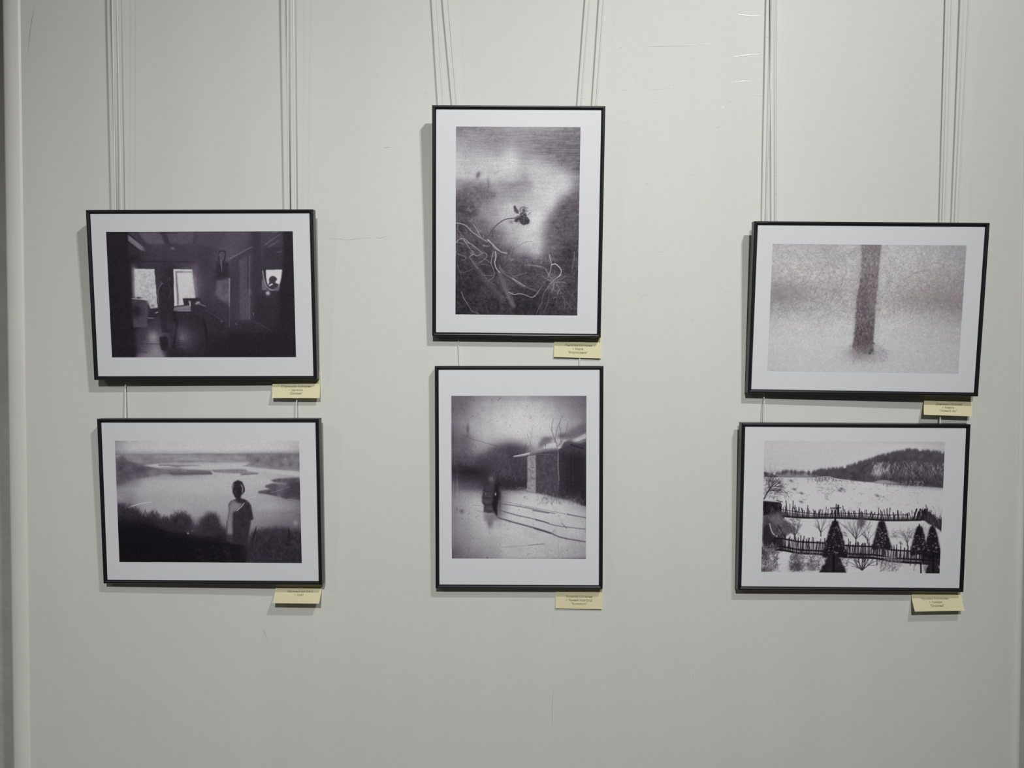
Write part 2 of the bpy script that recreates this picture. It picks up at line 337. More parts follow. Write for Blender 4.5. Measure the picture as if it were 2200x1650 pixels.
    P.blob(866,1095,15,22,120,.8); P.blob(860,1045,34,30,84,.6); P.blob(862,1165,22,8,82,.6)
    for y in (1118,1133,1150,1172): P.line([(840,y),(890,y)], 3, 56, .6)
    P.poly([(694,1090),(745,1080),(760,1110),(762,1180),(740,1200),(708,1190),(695,1150)], 36, 2, .95); P.blob(760,1045,14,6,34,.9)
    P.poly([(705,1180),(800,1170),(1000,1220),(1000,1250),(745,1250)], 42, 6, .9)
    # wall things on the right
    P.poly([(1120,510),(1225,510),(1225,560),(1210,640),(1125,655)], 46, 3, .9); P.line([(1148,436),(1144,480),(1150,505),(1172,518),(1190,490),(1192,432),(1150,430)], 9, 38, .95); P.blob(1166,470,12,22,86,.9)
    P.line([(1160,500),(1166,545),(1168,585)], 14, 104, .8, 3); P.line([(1148,465),(1155,450)], 4, 122, .8)
    P.poly([(1130,655),(1230,640),(1230,850),(1170,820),(1125,760)], 100, 3, .8, 8, 60); P.line([(1229,640),(1229,860)], 10, 146, .85, 7); P.line([(1230,860),(1230,1010)], 8, 96, .6)
    P.poly([(1130,790),(1225,835),(1222,1000),(1180,960),(1110,880)], 58, 3, .8); 
    P.line([(1232,486),(1400,395)], 8, 128, .75, 5); P.poly([(1236,492),(1400,402),(1400,440),(1300,500),(1290,960),(1236,970)], 62, 2, .8); P.poly([(1306,500),(1390,460),(1392,955),(1316,955)], 84, 1.5, .85, 2); P.line([(1368,470),(1370,750)], 10, 50, .8); P.line([(1350,480),(1352,960)], 4, 62, .6); P.line([(1385,745),(1386,960)], 9, 96, .6, 5); P.blob(1384,740,10,12,104,.8)
    P.poly([(1400,300),(1470,290),(1480,760),(1412,760)], 54, 3, .8)
    P.line([(1412,905),(1418,920)], 5, 130, .8); P.line([(1278,985),(1288,995)], 5, 120, .8); P.blob(1170,968,5,5,110,.8)
    P.line([(1040,880),(1150,945),(1180,970)], 6, 84, .5); P.line([(1290,1000),(1360,1040),(1460,1050)], 4, 60, .6); P.line([(1420,970),(1560,1045)], 12, 62, .7, 5); P.line([(1564,900),(1566,1040)], 4, 60, .5)
    # mirror
    P.line([(1478,300),(1478,560),(1486,600)], 4, 84, .6)
    P.poly([(1480,280),(1640,278),(1640,560),(1482,560)], 60, 4, .5)
    for a, b in (((1500,380),(1610,300)),((1530,395),(1612,345)),((1560,285),(1600,281))): P.line([a, b], 9, 110, .7, 4, 1.5)
    P.poly([(1500,400),(1632,395),(1634,520),(1500,520)], 52, 4, .8); P.line([(1590,440),(1636,425)], 8, 92, .6)
    P.poly([(1482,640),(1500,700),(1530,732),(1608,735),(1625,700),(1608,690),(1560,726),(1482,730)], 112, 1.2, .9); P.poly([(1480,640),(1488,640),(1520,725),(1480,728)], 110, 1.2, .9)
    P.poly([(1510,573),(1634,570),(1628,640),(1615,690),(1580,722),(1545,722),(1524,690),(1514,650)], 214, .8, 1)
    P.poly([(1533,645),(1540,628),(1560,618),(1585,626),(1598,648),(1585,660),(1582,672),(1612,684),(1600,708),(1570,726),(1545,722),(1522,695),(1536,672)], 60, 1, 1); P.line([(1538,694),(1558,682)], 11, 205, .95)
    P.line([(1484,580),(1494,640),(1515,700),(1548,726),(1572,728)], 5, 205, .85, 4); P.line([(1636,575),(1628,640),(1612,690)], 4, 176, .7)
    P.blob(1526,752,11,10,190,.95); P.poly([(1480,735),(1600,738),(1600,760),(1480,765)], 52, 3, .5); P.blob(1526,752,9,9,196,.9)
    # door jambs at both sides
    P.poly([(270,275),(442,278),(446,420),(470,600),(480,800),(495,1100),(512,1250),(320,1250)], 34, 3.0, .93, 1.5); P.poly([(1640,270),(1720,270),(1752,1250),(1640,1250),(1612,760),(1645,560)], 33, 3, .93, 1.5)
    P.poly([(1230,1080),(1760,1060),(1760,1260),(1230,1260)], 32, 10, .6)
    P.grain(4.5, .45, .8); return P.rgb((4,-5,7), 200)

def pic_lake():          # person in a T-shirt before a wide pale lake with reed islands
    P = Print(496, 330, ((246.9,946.3),(643.1,947.5),(647.8,1209.5),(256.4,1207.6)), 12); P.k = 496/396.2
    P.base([[150,182,190,193,195,197,198,197,198,197,196,192,180],
            [160,190,194,197,198,199,200,200,199,198,196,190,172],
            [120,135,140,140,146,150,158,158,150,142,130,124,120],
            [84,92,140,160,170,176,182,182,178,160,140,126,118],
            [70,84,130,150,150,160,176,184,186,184,176,166,150],
            [84,130,176,180,182,184,184,184,184,184,182,170,130],
            [140,168,176,178,180,182,182,182,180,178,172,130,96],
            [150,162,168,170,172,172,172,172,170,168,160,140,110],
            [132,150,164,168,170,168,168,168,166,166,168,150,120],
            [110,140,162,164,160,160,158,158,154,152,144,128,112],
            [44,70,120,140,124,124,132,140,146,138,128,116,104],
            [26,32,40,52,60,80,96,110,122,128,118,96,80],
            [18,20,26,34,52,60,66,60,70,70,62,56,54],
            [15,16,18,22,32,40,42,36,50,48,52,50,44],
            [15,15,16,18,24,28,36,32,44,54,58,50,42],
            [15,15,16,17,22,36,44,30,50,62,60,50,48]])
    P.tile(180, 880, 3.587)
    P.poly([(244,345),(540,345),(640,338),(720,345),(870,336),(1250,340),(1665,338),(1665,470),(1560,462),(1300,440),(1230,434),(1300,404),(1000,408),(560,412),(440,425),(244,430)], 138, 1.4, .9, 9, 26)
    P.poly([(1180,342),(1665,340),(1665,470),(1500,455),(1320,425)], 120, 4, .7, 12, 40); P.line([(244,346),(1662,341)], 5, 118, .5)
    P.line([(560,360),(1240,372)], 18, 172, .35, None, 6); P.line([(700,382),(1150,395)], 14, 168, .5, None, 3); P.line([(750,376),(1000,380)], 10, 184, .4, None, 4)
    P.poly([(246,372),(300,352),(350,402),(460,420),(520,440),(580,455),(740,455),(800,462),(980,470),(995,498),(700,506),(620,496),(540,515),(420,530),(330,550),(252,575)], 112, 1.6, .95, 9, 30)
    P.poly([(246,378),(330,395),(420,425),(500,450),(430,520),(330,545),(252,575)], 84, 5, .85, 9, 40)
    P.poly([(455,430),(570,418),(740,436),(570,446),(520,440)], 186, 1.2, .9); P.line([(600,414),(900,408),(1280,404)], 3, 192, .45); P.line([(580,427),(700,432),(730,440)], 8, 110, .8, 4); P.poly([(620,424),(910,430),(910,437),(760,440),(720,444)], 128, .8, .9)
    P.poly([(740,440),(920,430),(1240,412),(1280,415),(1232,434),(1440,458),(1670,480),(1670,520),(1350,480),(1200,462),(800,458)], 188, 1.5, .9)
    P.poly([(650,480),(990,485),(995,500),(690,506)], 94, 1.4, .8); P.poly([(985,466),(1180,458),(1250,462),(1270,478),(1340,486),(1350,496),(1215,506),(1205,492),(1100,490),(1010,482)], 132, 1.2, .95, 6, 40); P.line([(1218,503),(1345,494)], 6, 96, .7)
    for x in (430,460,492,470): P.line([(x,500),(x+4,540)], 6, 100, .6, 2)
    P.line([(1230,434),(1420,456),(1560,466)], 5, 120, .5, None, 1.6)
    P.poly([(1440,545),(1500,532),(1660,526),(1672,600),(1672,695),(1560,690),(1500,672),(1420,655),(1345,645),(1345,630),(1400,620),(1440,615),(1400,600),(1400,585),(1450,570),(1560,570),(1470,560)], 88, 1.6, .95, 8, 36)
    P.poly([(1600,560),(1672,560),(1672,690),(1540,680)], 60, 5, .8); P.line([(1440,640),(1500,626),(1590,596)], 4, 150, .6, 3, 1.6); P.line([(1480,575),(1560,574)], 4, 165, .5); P.line([(1560,700),(1600,690),(1660,715)], 4, 160, .5)
    P.blob(350,700,40,70,118,.5); P.blob(300,760,60,30,80,.7)
    P.line([(340,755),(420,730),(520,712)], 7, 214, .85, 3, 1.5); P.line([(1250,690),(1330,668)], 5, 206, .6)
    P.scatter(40, (1340,660,1660,860), 60, 3, (150,175), .35, .4, 1.0)
    # dark reeds along the near shore
    P.poly([(262,735),(320,755),(380,760),(430,775),(460,815),(480,820),(540,790),(590,830),(660,838),(720,800),(780,790),(820,830),(850,900),(890,900),(900,840),(940,815),(1000,790),(1040,830),(1060,900),(1110,920),(1110,1000),(700,1010),(260,1010)], 44, 5, .85, 3)
    P.scatter(500, (262,740,860,900), 34, 5, (26,60), .55, -1.57, .9, .15, lambda x, y: y > np.interp(x, (262,380,460,540,620,760,860), (745,775,830,800,850,800,900))-14, 1.6)
    P.scatter(220, (860,780,1110,930), 44, 4, (26,70), .5, -1.57, .9, .15, lambda x, y: y > 915-115*math.exp(-((x-985)/55.)**2), 1.5)
    P.poly([(260,860),(480,850),(640,920),(830,960),(1100,990),(1120,1185),(270,1185)], 20, 12, .92); P.line([(560,880),(700,920),(900,950)], 40, 50, .5, 30, 12)
    P.blob(860,925,40,30,74,.5); P.blob(960,960,50,14,66,.5); P.blob(805,953,5,5,180,.9); P.blob(838,935,4,4,130,.7)
    P.poly([(1290,960),(1330,925),(1420,915),(1480,905),(1560,915),(1600,940),(1680,940),(1690,1190),(1290,1190)], 46, 6, .9, 5)
    P.scatter(500, (1290,930,1680,1180), 30, 4, (30,84), .5, -1.4, 1.6, .2, None, 1.4); P.line([(1300,1010),(1322,940),(1330,900)], 22, 40, .9, 2); P.line([(1580,1010),(1582,940),(1576,900)], 26, 38, .9, 2)
    P.scatter(200, (820,1050,1140,1184), 20, 6, (30,62), .25, .8, 3, .3, None, 2.2)
    P.blob(1632,872,12,16,165,.6); P.line([(1640,800),(1668,822)], 4, 84, .5); P.line([(1432,900),(1436,865)], 3, 90, .4)
    # the person
    P.poly([(1140,705),(1170,690),(1200,680),(1240,690),(1275,715),(1290,740),(1310,835),(1302,850),(1270,850),(1262,960),(1250,1045),(1225,1048),(1150,1035),(1100,1020),(1105,860),(1118,790),(1118,730)], 62, 1.2, .92, 3)
    P.poly([(1122,735),(1150,700),(1185,715),(1225,720),(1190,780),(1150,790),(1150,960),(1104,960),(1106,860),(1118,800)], 146, 3, .8); P.poly([(1118,800),(1150,780),(1150,840),(1112,855)], 118, 3, .6); P.line([(1104,860),(1103,960)], 4, 44, .8)
    P.poly([(1150,800),(1205,765),(1240,722),(1275,720),(1290,745),(1308,835),(1300,850),(1268,850),(1262,960),(1250,1042),(1150,1030)], 46, 2, .85, 3)
    P.line([(1145,700),(1122,720),(1118,745)], 4, 92, .7); P.line([(1182,780),(1222,742),(1240,718)], 5, 190, .9); P.line([(1270,705),(1232,725)], 4, 170, .7); P.poly([(1190,690),(1232,692),(1272,712),(1236,722),(1205,722),(1186,716)], 48, 1.6, .9)
    P.poly([(1172,690),(1190,680),(1186,715),(1176,712)], 60, 1.4, .8)
    P.line([(1296,752),(1308,830)], 8, 150, .5); P.line([(1276,850),(1262,960),(1244,1080)], 26, 50, .85, 18, 2); P.line([(1290,870),(1276,960)], 8, 84, .6)
    P.poly([(1100,1025),(1240,1045),(1252,1100),(1250,1184),(1144,1184),(1122,1090)], 25, 2.5, .95); P.blob(1110,1050,14,20,28,.9); P.blob(1236,1090,16,26,40,.8)
    P.poly([(1145,590),(1156,560),(1190,543),(1222,556),(1238,590),(1242,620),(1232,645),(1215,660),(1205,692),(1180,692),(1165,672),(1150,640)], 46, 1.1, 1); P.poly([(1146,600),(1152,572),(1160,566),(1154,620),(1148,620)], 140, 1, .8); P.line([(1216,580),(1226,606),(1224,640)], 10, 128, .85, 8, 1.4); P.line([(1238,598),(1240,628),(1232,640)], 6, 44, .9)
    P.poly([(1150,605),(1210,600),(1214,640),(1190,680),(1168,670),(1152,635)], 38, 1.5, .8); P.blob(1170,632,6,9,74,.7); P.blob(1178,655,5,5,62,.6)
    P.poly([(1180,655),(1214,650),(1210,700),(1186,700)], 42, 1.5, .9)
    P.grain(3.2, .4, .9); return P.rgb((3,-4,6), 196)
def pic_flower():        # withered flower head bowing over a tangle of pale roots
    P = Print(360, 540, ((978.9,272.),(1246.7,272.9),(1240.9,677.8),(979.3,675.5)), 13); P.k = 360/267.
    P.base([[112,108,112,118,126,128,138,142,110,96],
            [128,122,118,112,118,122,124,112,92,84],
            [150,140,134,122,140,130,110,92,80,76],
            [172,160,160,140,176,140,120,96,76,74],
            [190,182,184,176,196,160,160,138,96,74],
            [190,186,190,186,196,170,184,190,150,90],
            [184,176,188,186,180,160,186,196,196,140],
            [150,116,140,156,134,140,190,200,190,110],
            [96,90,104,150,170,170,196,204,160,84],
            [56,60,130,160,186,190,204,206,120,76],
            [92,96,150,166,190,190,204,190,90,78],
            [96,110,136,160,190,196,208,180,84,82],
            [90,96,110,150,176,196,206,170,84,82],
            [80,90,96,110,168,196,204,150,84,74],
            [72,70,74,100,150,190,206,132,66,60],
            [60,66,60,74,100,160,196,120,52,60],
            [56,64,56,66,84,92,130,100,44,66],
            [52,60,56,70,86,80,84,70,50,74],
            [44,40,70,66,84,86,70,66,66,60],
            [38,40,56,70,72,60,60,72,74,54],
            [34,38,44,56,64,46,46,66,66,56],
            [30,34,42,46,52,40,40,56,60,58],
            [28,30,36,40,46,38,38,50,58,60],
            [27,28,32,36,42,36,36,46,54,56]])
    n = P.noise(14, oct=3); P.I += n*6
    P.tile(890, 450, 4.714)
    T2 = lambda p: [(x*.9214, y*.9214-1131.4) for x, y in p]
    # soft glare-free sky patches
    P.blob(*T2([(1040,760)])[0], 60, 90, 204, .5); P.blob(*T2([(1640,960)])[0], 50, 60, 210, .5)
    P.poly(T2([(1830,1010),(1700,1100),(1600,1170),(1520,1260),(1480,1400),(1520,1490),(1830,1490)]), 74, 12, .8, 4)
    P.poly([(1400,50),(1330,160),(1290,300),(1300,480),(1400,560),(1660,560),(1660,50)], 78, 14, .6, 4)
    P.poly(T2([(1240,440),(1830,330),(1830,880),(1700,800),(1500,640)]), 84, 26, .7)
    P.blob(*T2([(700,850)])[0], 14, 24, 76, .9, .4); P.blob(*T2([(810,980)])[0], 7, 60, 90, .7); P.blob(*T2([(700,1060)])[0], 60, 60, 92, .6); P.blob(*T2([(860,1070)])[0], 26, 16, 84, .6)
    P.blob(*T2([(520,1220)])[0], 70, 38, 40, .9); P.blob(*T2([(610,1270)])[0], 60, 28, 36, .9); P.blob(*T2([(590,1225)])[0], 12, 22, 100, .8, .4); P.blob(*T2([(620,1240)])[0], 12, 12, 128, .8); P.blob(*T2([(1080,1080)])[0], 130, 60, 128, .45); P.blob(*T2([(760,1110)])[0], 60, 90, 88, .5, .5)
    P.blob(*T2([(560,1130)])[0], 60, 40, 120, .4); P.blob(*T2([(880,1260)])[0], 30, 40, 140, .6); P.blob(*T2([(740,1370)])[0], 26, 30, 92, .7)
    P.line(T2([(870,850),(920,810),(960,800)]), 6, 150, .5, None, 3)
    P.grain(9, .8, .55)
    # root mass shade
    P.poly([(421,130),(520,140),(640,260),(760,330),(900,430),(1010,500),(1180,545),(1320,580),(1500,640),(1660,560),(1660,1080),(421,1080)], 50, 10, .55, 8, 20)
    P.blob(950,520,90,50,110,.5); P.blob(860,270,60,50,120,.4); P.blob(620,520,60,60,90,.4)
    for x, y, rx, ry, g in ((480,180,70,60,34),(520,470,60,60,38),(470,600,60,50,40),(700,620,60,70,28),(560,720,60,80,30),(1450,620,60,60,36),(1570,450,50,70,34),(500,900,80,120,27),(1150,950,180,80,30),(1120,840,90,50,34),(1250,690,160,60,62),(820,560,50,40,36)): P.blob(x, y, rx, ry, g, .8)
    r = P.r
    # fibrous haze
    m = smooth((P.I < 120)*1.0, 3); P.I += m*(P.noise(40, oct=3)*9+P.noise(90)*6)
    P.scatter(420, (430,300,1010,1060), 95, 3, (70,130), .35, .75, 1.3, .25, lambda x, y: y > 300+(x-430)*.35, 1.3)
    P.scatter(260, (900,560,1300,860), 90, 3, (70,125), .35, .35, 1.2, .25, None, 1.2)
    P.scatter(520, (1250,560,1655,1065), 70, 3, (62,118), .4, 1.9, 2.4, .35, None, 1.2)
    P.scatter(220, (421,130,760,480), 90, 3.5, (90,150), .4, .7, 1.4, .4, None, 1.1)
    P.line([(600,520),(700,680),(830,830),(900,920)], 46, 84, .5, 40, 12); P.line([(860,640),(910,760),(960,880),(1010,980)], 34, 104, .6, 40, 9); P.line([(640,960),(760,1040)], 30, 60, .5, 20, 9)
    P.line([(860,560),(900,640),(1050,730),(1150,790),(1250,830)], 16, 120, .6, 10, 4)
    P.scatter(160, (880,700,1000,950), 30, 3, (90,140), .5, 1.2, 1.2, .3)
    R = [([(421,138),(470,145),(520,165),(590,230),(660,280),(740,330)],9,178),([(600,150),(640,215),(670,275)],8,160),([(445,150),(440,200),(470,250),(500,280)],5,140),
         ([(425,335),(450,310),(500,295),(560,340),(620,385),(690,440)],8,165),([(500,305),(545,370),(600,440)],6,175),([(520,330),(600,365),(660,420),(700,450)],6,150),([(425,340),(480,345),(560,400),(620,430)],5,120),
         ([(740,305),(790,350),(830,390),(880,430),(940,445)],12,188),([(700,365),(740,374),(760,370)],5,180),([(790,345),(800,380),(840,410),(900,436)],7,150),
         ([(800,430),(790,480),(780,545),(800,600),(818,650)],7,165),([(822,430),(828,480),(815,540),(835,600),(870,640)],12,182),([(780,545),(740,520),(700,490)],5,150),([(818,650),(800,690),(755,720)],6,140),([(680,555),(740,560),(775,580)],6,120),
         ([(700,665),(760,672),(800,668)],5,150),([(560,480),(600,455),(640,470),(700,440),(735,455),(720,500),(660,540)],10,130),([(560,480),(600,540),(640,600)],12,112),([(590,470),(575,440),(600,430)],5,150),
         ([(620,560),(700,660),(760,730),(830,770)],10,96),([(980,520),(1010,505),(960,500)],6,150),([(1000,400),(1060,370),(1110,335),(1195,325)],4,104),([(930,500),(960,470),(975,430)],4,110),
         ([(1000,680),(1080,660),(1140,640)],6,128),([(1000,700),(1060,740),(1120,780)],9,165),([(980,690),(1050,750),(1110,790)],6,140),([(960,840),(1020,862),(1070,852),(1130,868),(1195,890),(1225,870),(1260,840)],6.5,196),
         ([(1220,885),(1260,830),(1300,775)],7,140),([(1368,455),(1380,500),(1388,560),(1380,620),(1355,690)],7,196),([(1395,560),(1430,552),(1470,585),(1490,620),(1480,660),(1450,690)],10,202),([(1330,600),(1370,670),(1410,720)],8,140),([(1410,720),(1450,690),(1500,660)],8,170),
         ([(1410,725),(1360,780),(1320,840),(1300,900)],6,140),([(1420,740),(1410,790),(1390,840)],5,190),([(1410,730),(1330,700),(1290,670)],6,120),([(1420,740),(1480,735),(1530,740)],6,150),([(1440,720),(1500,700),(1540,670)],5,140),([(1440,760),(1470,800),(1455,860)],8,130),
         ([(1300,930),(1260,1010),(1240,1060)],7,110),([(1370,900),(1340,980),(1310,1060)],6,110),([(1410,900),(1430,885),(1450,900),(1440,950)],4,130),([(1500,880),(1560,960),(1600,1010)],10,92),([(1600,900),(1610,850),(1650,815)],4,120),([(1520,930),(1530,980),(1520,1020)],4,130),
         ([(480,835),(500,890),(530,940),(560,985),(590,1030),(660,1055)],6,150),([(1620,640),(1610,680),(1625,700)],4,120),([(1625,430),(1622,480),(1600,600)],14,100),([(470,640),(480,700),(500,760)],5,90),([(440,560),(470,640),(560,620),(600,600)],9,92),
         ([(430,420),(440,450),(520,480),(515,510),(480,515)],7,130),([(575,450),(640,440),(680,435)],5,120),([(860,600),(960,650),(1050,700)],7,110),([(1150,560),(1250,575),(1320,590)],12,128)]
    for p, w, g in R: P.line(p, w, g, .9, w*.7, 1.2)
    for i in range(70):
        a = r.rand()*6.3; P.twig(1420+r.randn()*40, 740+r.randn()*50, a, 60+60*r.rand(), 3.5, 100+80*r.rand(), .5, 1, .6, 2, .3)
    P.scatter(90, (990,500,1320,600), 40, 3, (70,170), .5, .2, 1.4, .4)
    # stem and flower head
    P.line([(740,300),(765,250),(800,195),(850,145),(900,112),(960,92),(1010,90)], 10, 74, 1, 9, 1.1)
    P.blob(982,128,18,15,120,.8)
    P.line([(1010,90),(1040,75),(1080,60)], 9, 100, .95)
    h = T2([(1090,1190),(1110,1185),(1122,1210),(1148,1250),(1150,1275),(1120,1275),(1096,1250)]); P.poly(h, 62, .7, 1); P.line(T2([(1098,1235),(1112,1265),(1140,1275)]), 6, 128, .8)
    P.line(T2([(1165,1255),(1160,1225),(1180,1205),(1215,1208),(1248,1216)]), 9, 92, .95, 4); P.line(T2([(1185,1200),(1215,1198)]), 5, 110, .8); P.blob(*T2([(1205,1235)])[0], 22, 22, 108, .9); P.blob(*T2([(1203,1245)])[0], 8, 12, 40, .9)
    P.line(T2([(1225,1250),(1250,1245)]), 4, 60, .8); P.line(T2([(1245,1290),(1276,1266)]), 5, 60, .9)
    P.poly(T2([(1170,1262),(1225,1262),(1240,1310),(1268,1345),(1255,1385),(1200,1402),(1165,1380),(1150,1340),(1120,1370),(1098,1355),(1118,1325),(1150,1310)]), 40, .9, 1, 6, 80)
    for p, w, g in (([(1120,1325),(1170,1295),(1225,1265)],6,150),([(1195,1290),(1205,1340),(1200,1380)],5,110),([(1165,1268),(1200,1295),(1240,1310)],5,120),([(1140,1300),(1120,1316),(1100,1322)],9,96),([(1150,1345),(1150,1395)],3,60),([(1210,1300),(1240,1325)],4,90)): P.line(T2(p), w, g, .85)
    P.blob(*T2([(1240,1362)])[0], 20, 16, 28, .8); P.blob(*T2([(1130,1345)])[0], 16, 16, 34, .8)
    P.grain(5, .3, .6); return P.rgb((4,-4,6), 212)

def pic_snowstorm():     # dark figure on a snowy road beside a log house in a blizzard
    P = Print(380, 461, ((970.9,849.6),(1260.4,851),(1258,1200.9),(969.9,1198.5)), 14); P.k = 380/289.
    P.base([[104,108,128,146,160,168,164,152,140,128,112,98],
            [104,116,150,176,186,192,196,190,176,150,128,104],
            [112,126,160,186,200,208,208,206,196,172,146,112],
            [116,138,176,196,208,212,214,214,206,186,158,118],
            [104,132,176,196,208,214,216,212,204,176,150,104],
            [92,108,160,184,188,196,196,204,176,190,150,110],
            [88,96,140,160,120,120,150,160,180,150,120,92],
            [80,78,96,100,84,74,84,120,96,84,60,56],
            [72,56,56,60,60,54,50,104,96,72,48,46],
            [84,56,50,54,60,50,48,110,100,70,44,40],
            [110,96,90,74,46,44,46,120,100,72,46,42],
            [130,160,176,150,60,170,196,200,150,96,70,56],
            [140,172,196,186,80,206,212,214,212,200,160,110],
            [142,170,194,196,110,204,210,214,208,200,186,160],
            [140,164,188,200,176,206,206,206,196,192,184,170],
            [136,156,182,196,200,200,202,200,194,186,178,160],
            [126,146,168,184,190,192,194,192,188,178,166,148],
            [112,132,152,168,176,182,184,182,176,166,150,132],
            [98,116,134,150,160,166,170,168,160,150,134,118]])
    P.I += P.noise(10, oct=3)*4
    P.tile(900, 760, 2.9465)
    # distant wood
    P.poly([(212,690),(270,700),(330,690),(400,640),(470,590),(560,560),(640,565),(690,600),(690,800),(600,850),(520,840),(400,810),(300,790),(212,800)], 62, 11, .8, 6, 20)
    P.blob(340,745,90,24,34,.85); P.blob(560,800,90,36,40,.8); P.blob(500,680,60,60,80,.5); P.blob(610,720,60,60,70,.5)
    P.scatter(420, (440,570,690,830), 44, 2.2, (44,140), .4, -1.1, 1.2, .2, lambda x, y: y > 620-(x-440)*.1, 1.1); P.scatter(160, (212,560,360,690), 30, 2, (70,130), .4, 1.3, 1.5, .3)
    P.blob(312,475,6,26,80,.75); P.blob(300,540,34,26,100,.45); P.line([(278,510),(380,550),(500,583)], 2.4, 80, .8); P.line([(245,578),(300,600),(345,615)], 2.6, 70, .7); P.blob(285,600,40,22,120,.3)
    # roof, house, chimney tree
    P.poly([(690,640),(880,600),(1060,560),(1060,960),(1030,960),(900,915),(740,880),(685,870)], 62, 1.6, .97, 5, 40)
    P.poly([(800,640),(880,615),(1058,640),(1058,900),(900,900),(890,860),(800,860)], 46, 6, .7, 4); P.poly([(930,650),(1056,640),(1056,880),(930,870)], 34, 6, .8)
    P.poly([(740,640),(885,620),(885,905),(740,875)], 84, 3, .75, 9, 60); P.poly([(688,645),(742,638),(740,880),(684,866)], 156, 1.2, .97, 9, 50)
    P.scatter(120, (690,650,880,860), 22, 2.4, (40,90), .5, .9, 1.4, .2)
    P.poly([(598,652),(700,625),(800,598),(880,590),(940,560),(1058,500),(1058,535),(950,575),(880,606),(800,612),(700,638),(600,655)], 196, 1.3, .95); P.poly([(930,500),(1058,430),(1058,505),(960,545),(930,525)], 96, 5, .7); P.poly([(700,626),(800,600),(880,596),(885,620),(800,625),(700,640)], 100, 1.6, .7)
    P.line([(600,650),(640,640),(700,626)], 6, 216, .9, 4); P.poly([(760,560),(790,535),(840,535),(838,560),(800,580),(758,600)], 116, 3, .85); P.blob(812,535,26,8,84,.5); P.poly([(800,575),(880,560),(870,588),(790,600)], 206, 2, .9)
    P.line([(800,570),(802,588)], 4, 60, .9); P.line([(796,578),(794,592)], 3, 230, .8)
    P.line([(742,640),(830,634)], 2.5, 150, .8); P.line([(600,652),(680,650),(690,640)], 5, 76, .7)
    P.poly([(906,560),(960,548),(1050,585),(1058,620),(900,600)], 62, 3, .85); P.line([(960,575),(1040,602)], 6, 30, .8)
    for p, w in (([(882,620),(878,700),(884,780),(878,860)],7),([(882,620),(872,570),(852,520),(842,470),(852,410)],5),([(860,560),(868,510),(880,460),(900,420)],5),([(885,580),(905,550),(930,500),(945,430)],5),([(898,555),(900,500),(890,450),(905,400)],4.5),([(850,545),(832,520)],3.5),([(925,540),(960,520),(985,500)],4),([(878,570),(860,540),(835,470)],3.5)): P.line(p, w, 112, .75, w*.5)
    P.line([(884,640),(882,720),(888,800)], 5, 150, .5); P.blob(905,520,20,12,84,.7); P.blob(925,520,22,10,96,.6); P.line([(880,600),(905,575),(925,545)], 7, 190, .7); P.twig(690,480,1.1,90,2,110,.5,0); P.line([(725,445),(712,520),(704,580)], 2, 120, .6); P.line([(685,505),(700,550),(718,605)], 2.5, 110, .6)
    for x in (900,925,950,975): P.line([(x,650),(x,880)], 3, 62, .5)
    for i in range(6): P.line([(915,690+i*34),(1050,686+i*34)], 3, 56, .4)
    P.poly([(1026,870),(1056,860),(1058,964),(1024,960)], 38, 1.2, .97)
    # snow bank and ruts
    P.poly([(520,860),(600,866),(684,862),(740,884),(800,890),(860,915),(960,925),(1025,955),(1056,965),(1056,1290),(520,1290)], 206, 3, .45, 4, 20)
    P.scatter(260, (740,870,1050,960), 20, 2.5, (60,190), .5, -1.5, 1, .2, lambda x, y: y > 865+(x-740)*.22, 1.1); P.scatter(80, (500,840,690,880), 16, 3, (80,180), .5)
    for p, w, g, a in (([(505,930),(600,945),(720,972),(860,1000),(1055,1038)],4,110,.6),([(505,945),(640,965),(780,995),(860,1010)],6,92,.75),([(500,985),(620,1020),(760,1052),(860,1085),(1050,1110)],7,100,.75),([(500,1035),(600,1065),(720,1098),(820,1128),(900,1162),(1050,1190)],10,96,.85),([(720,990),(820,1008)],7,50,.5),([(740,1050),(820,1070)],8,50,.5),([(730,1104),(830,1136)],9,40,.6),([(940,1016),(1055,1038)],6,60,.6),([(1000,1180),(1052,1190)],6,100,.5),
                       ([(300,880),(400,905)],4,140,.5),([(340,955),(405,960)],4,140,.5),([(350,985),(410,1000)],5,150,.5),([(860,1110),(840,1136)],3,80,.6),([(900,1070),(935,1105)],3,60,.8),([(835,945),(880,1020),(905,1060)],1.6,120,.6)): P.line(p, w, g, a, w*.8, 1.8)
    P.line([(690,1210),(790,1202)], 3, 70, .8); P.line([(520,1222),(690,1212)], 2.2, 120, .6); P.line([(320,1145),(350,1175)], 2, 110, .6); P.line([(880,1170),(884,1290)], 1.8, 130, .4); P.line([(815,1240),(810,1290)], 3, 120, .4); P.line([(560,1268),(760,1272)], 3, 214, .4)
    P.blob(270,992,10,9,96,.8); P.blob(240,980,3,10,100,.7); P.blob(243,850,3,60,190,.25)
    # figure
    P.poly([(412,830),(440,812),(470,820),(488,840),(505,855),(508,880),(502,930),(494,960),(496,1030),(470,1005),(440,1008),(408,1000),(410,950),(398,940),(400,890)], 66, 1.6, .97, 4, 40)
    P.poly([(485,820),(505,860),(506,900),(496,950),(494,1035),(474,990),(462,950),(470,900)], 26, 2, .95); P.blob(500,830,14,18,30,.8)
    P.poly([(410,1000),(440,1010),(476,1004),(498,1035),(500,1052),(470,1050),(458,1090),(442,1098),(430,1060),(408,1050)], 122, 3.5, .8); P.blob(450,1070,14,24,112,.6)
    P.blob(459,795,11,16,120,.95); P.blob(458,805,6,8,90,.5); P.blob(444,820,22,14,60,.7)
    for y in (862,905,948): P.line([(405,y),(440,y+6),(480,y+4)], 5, 44, .6, None, 2)
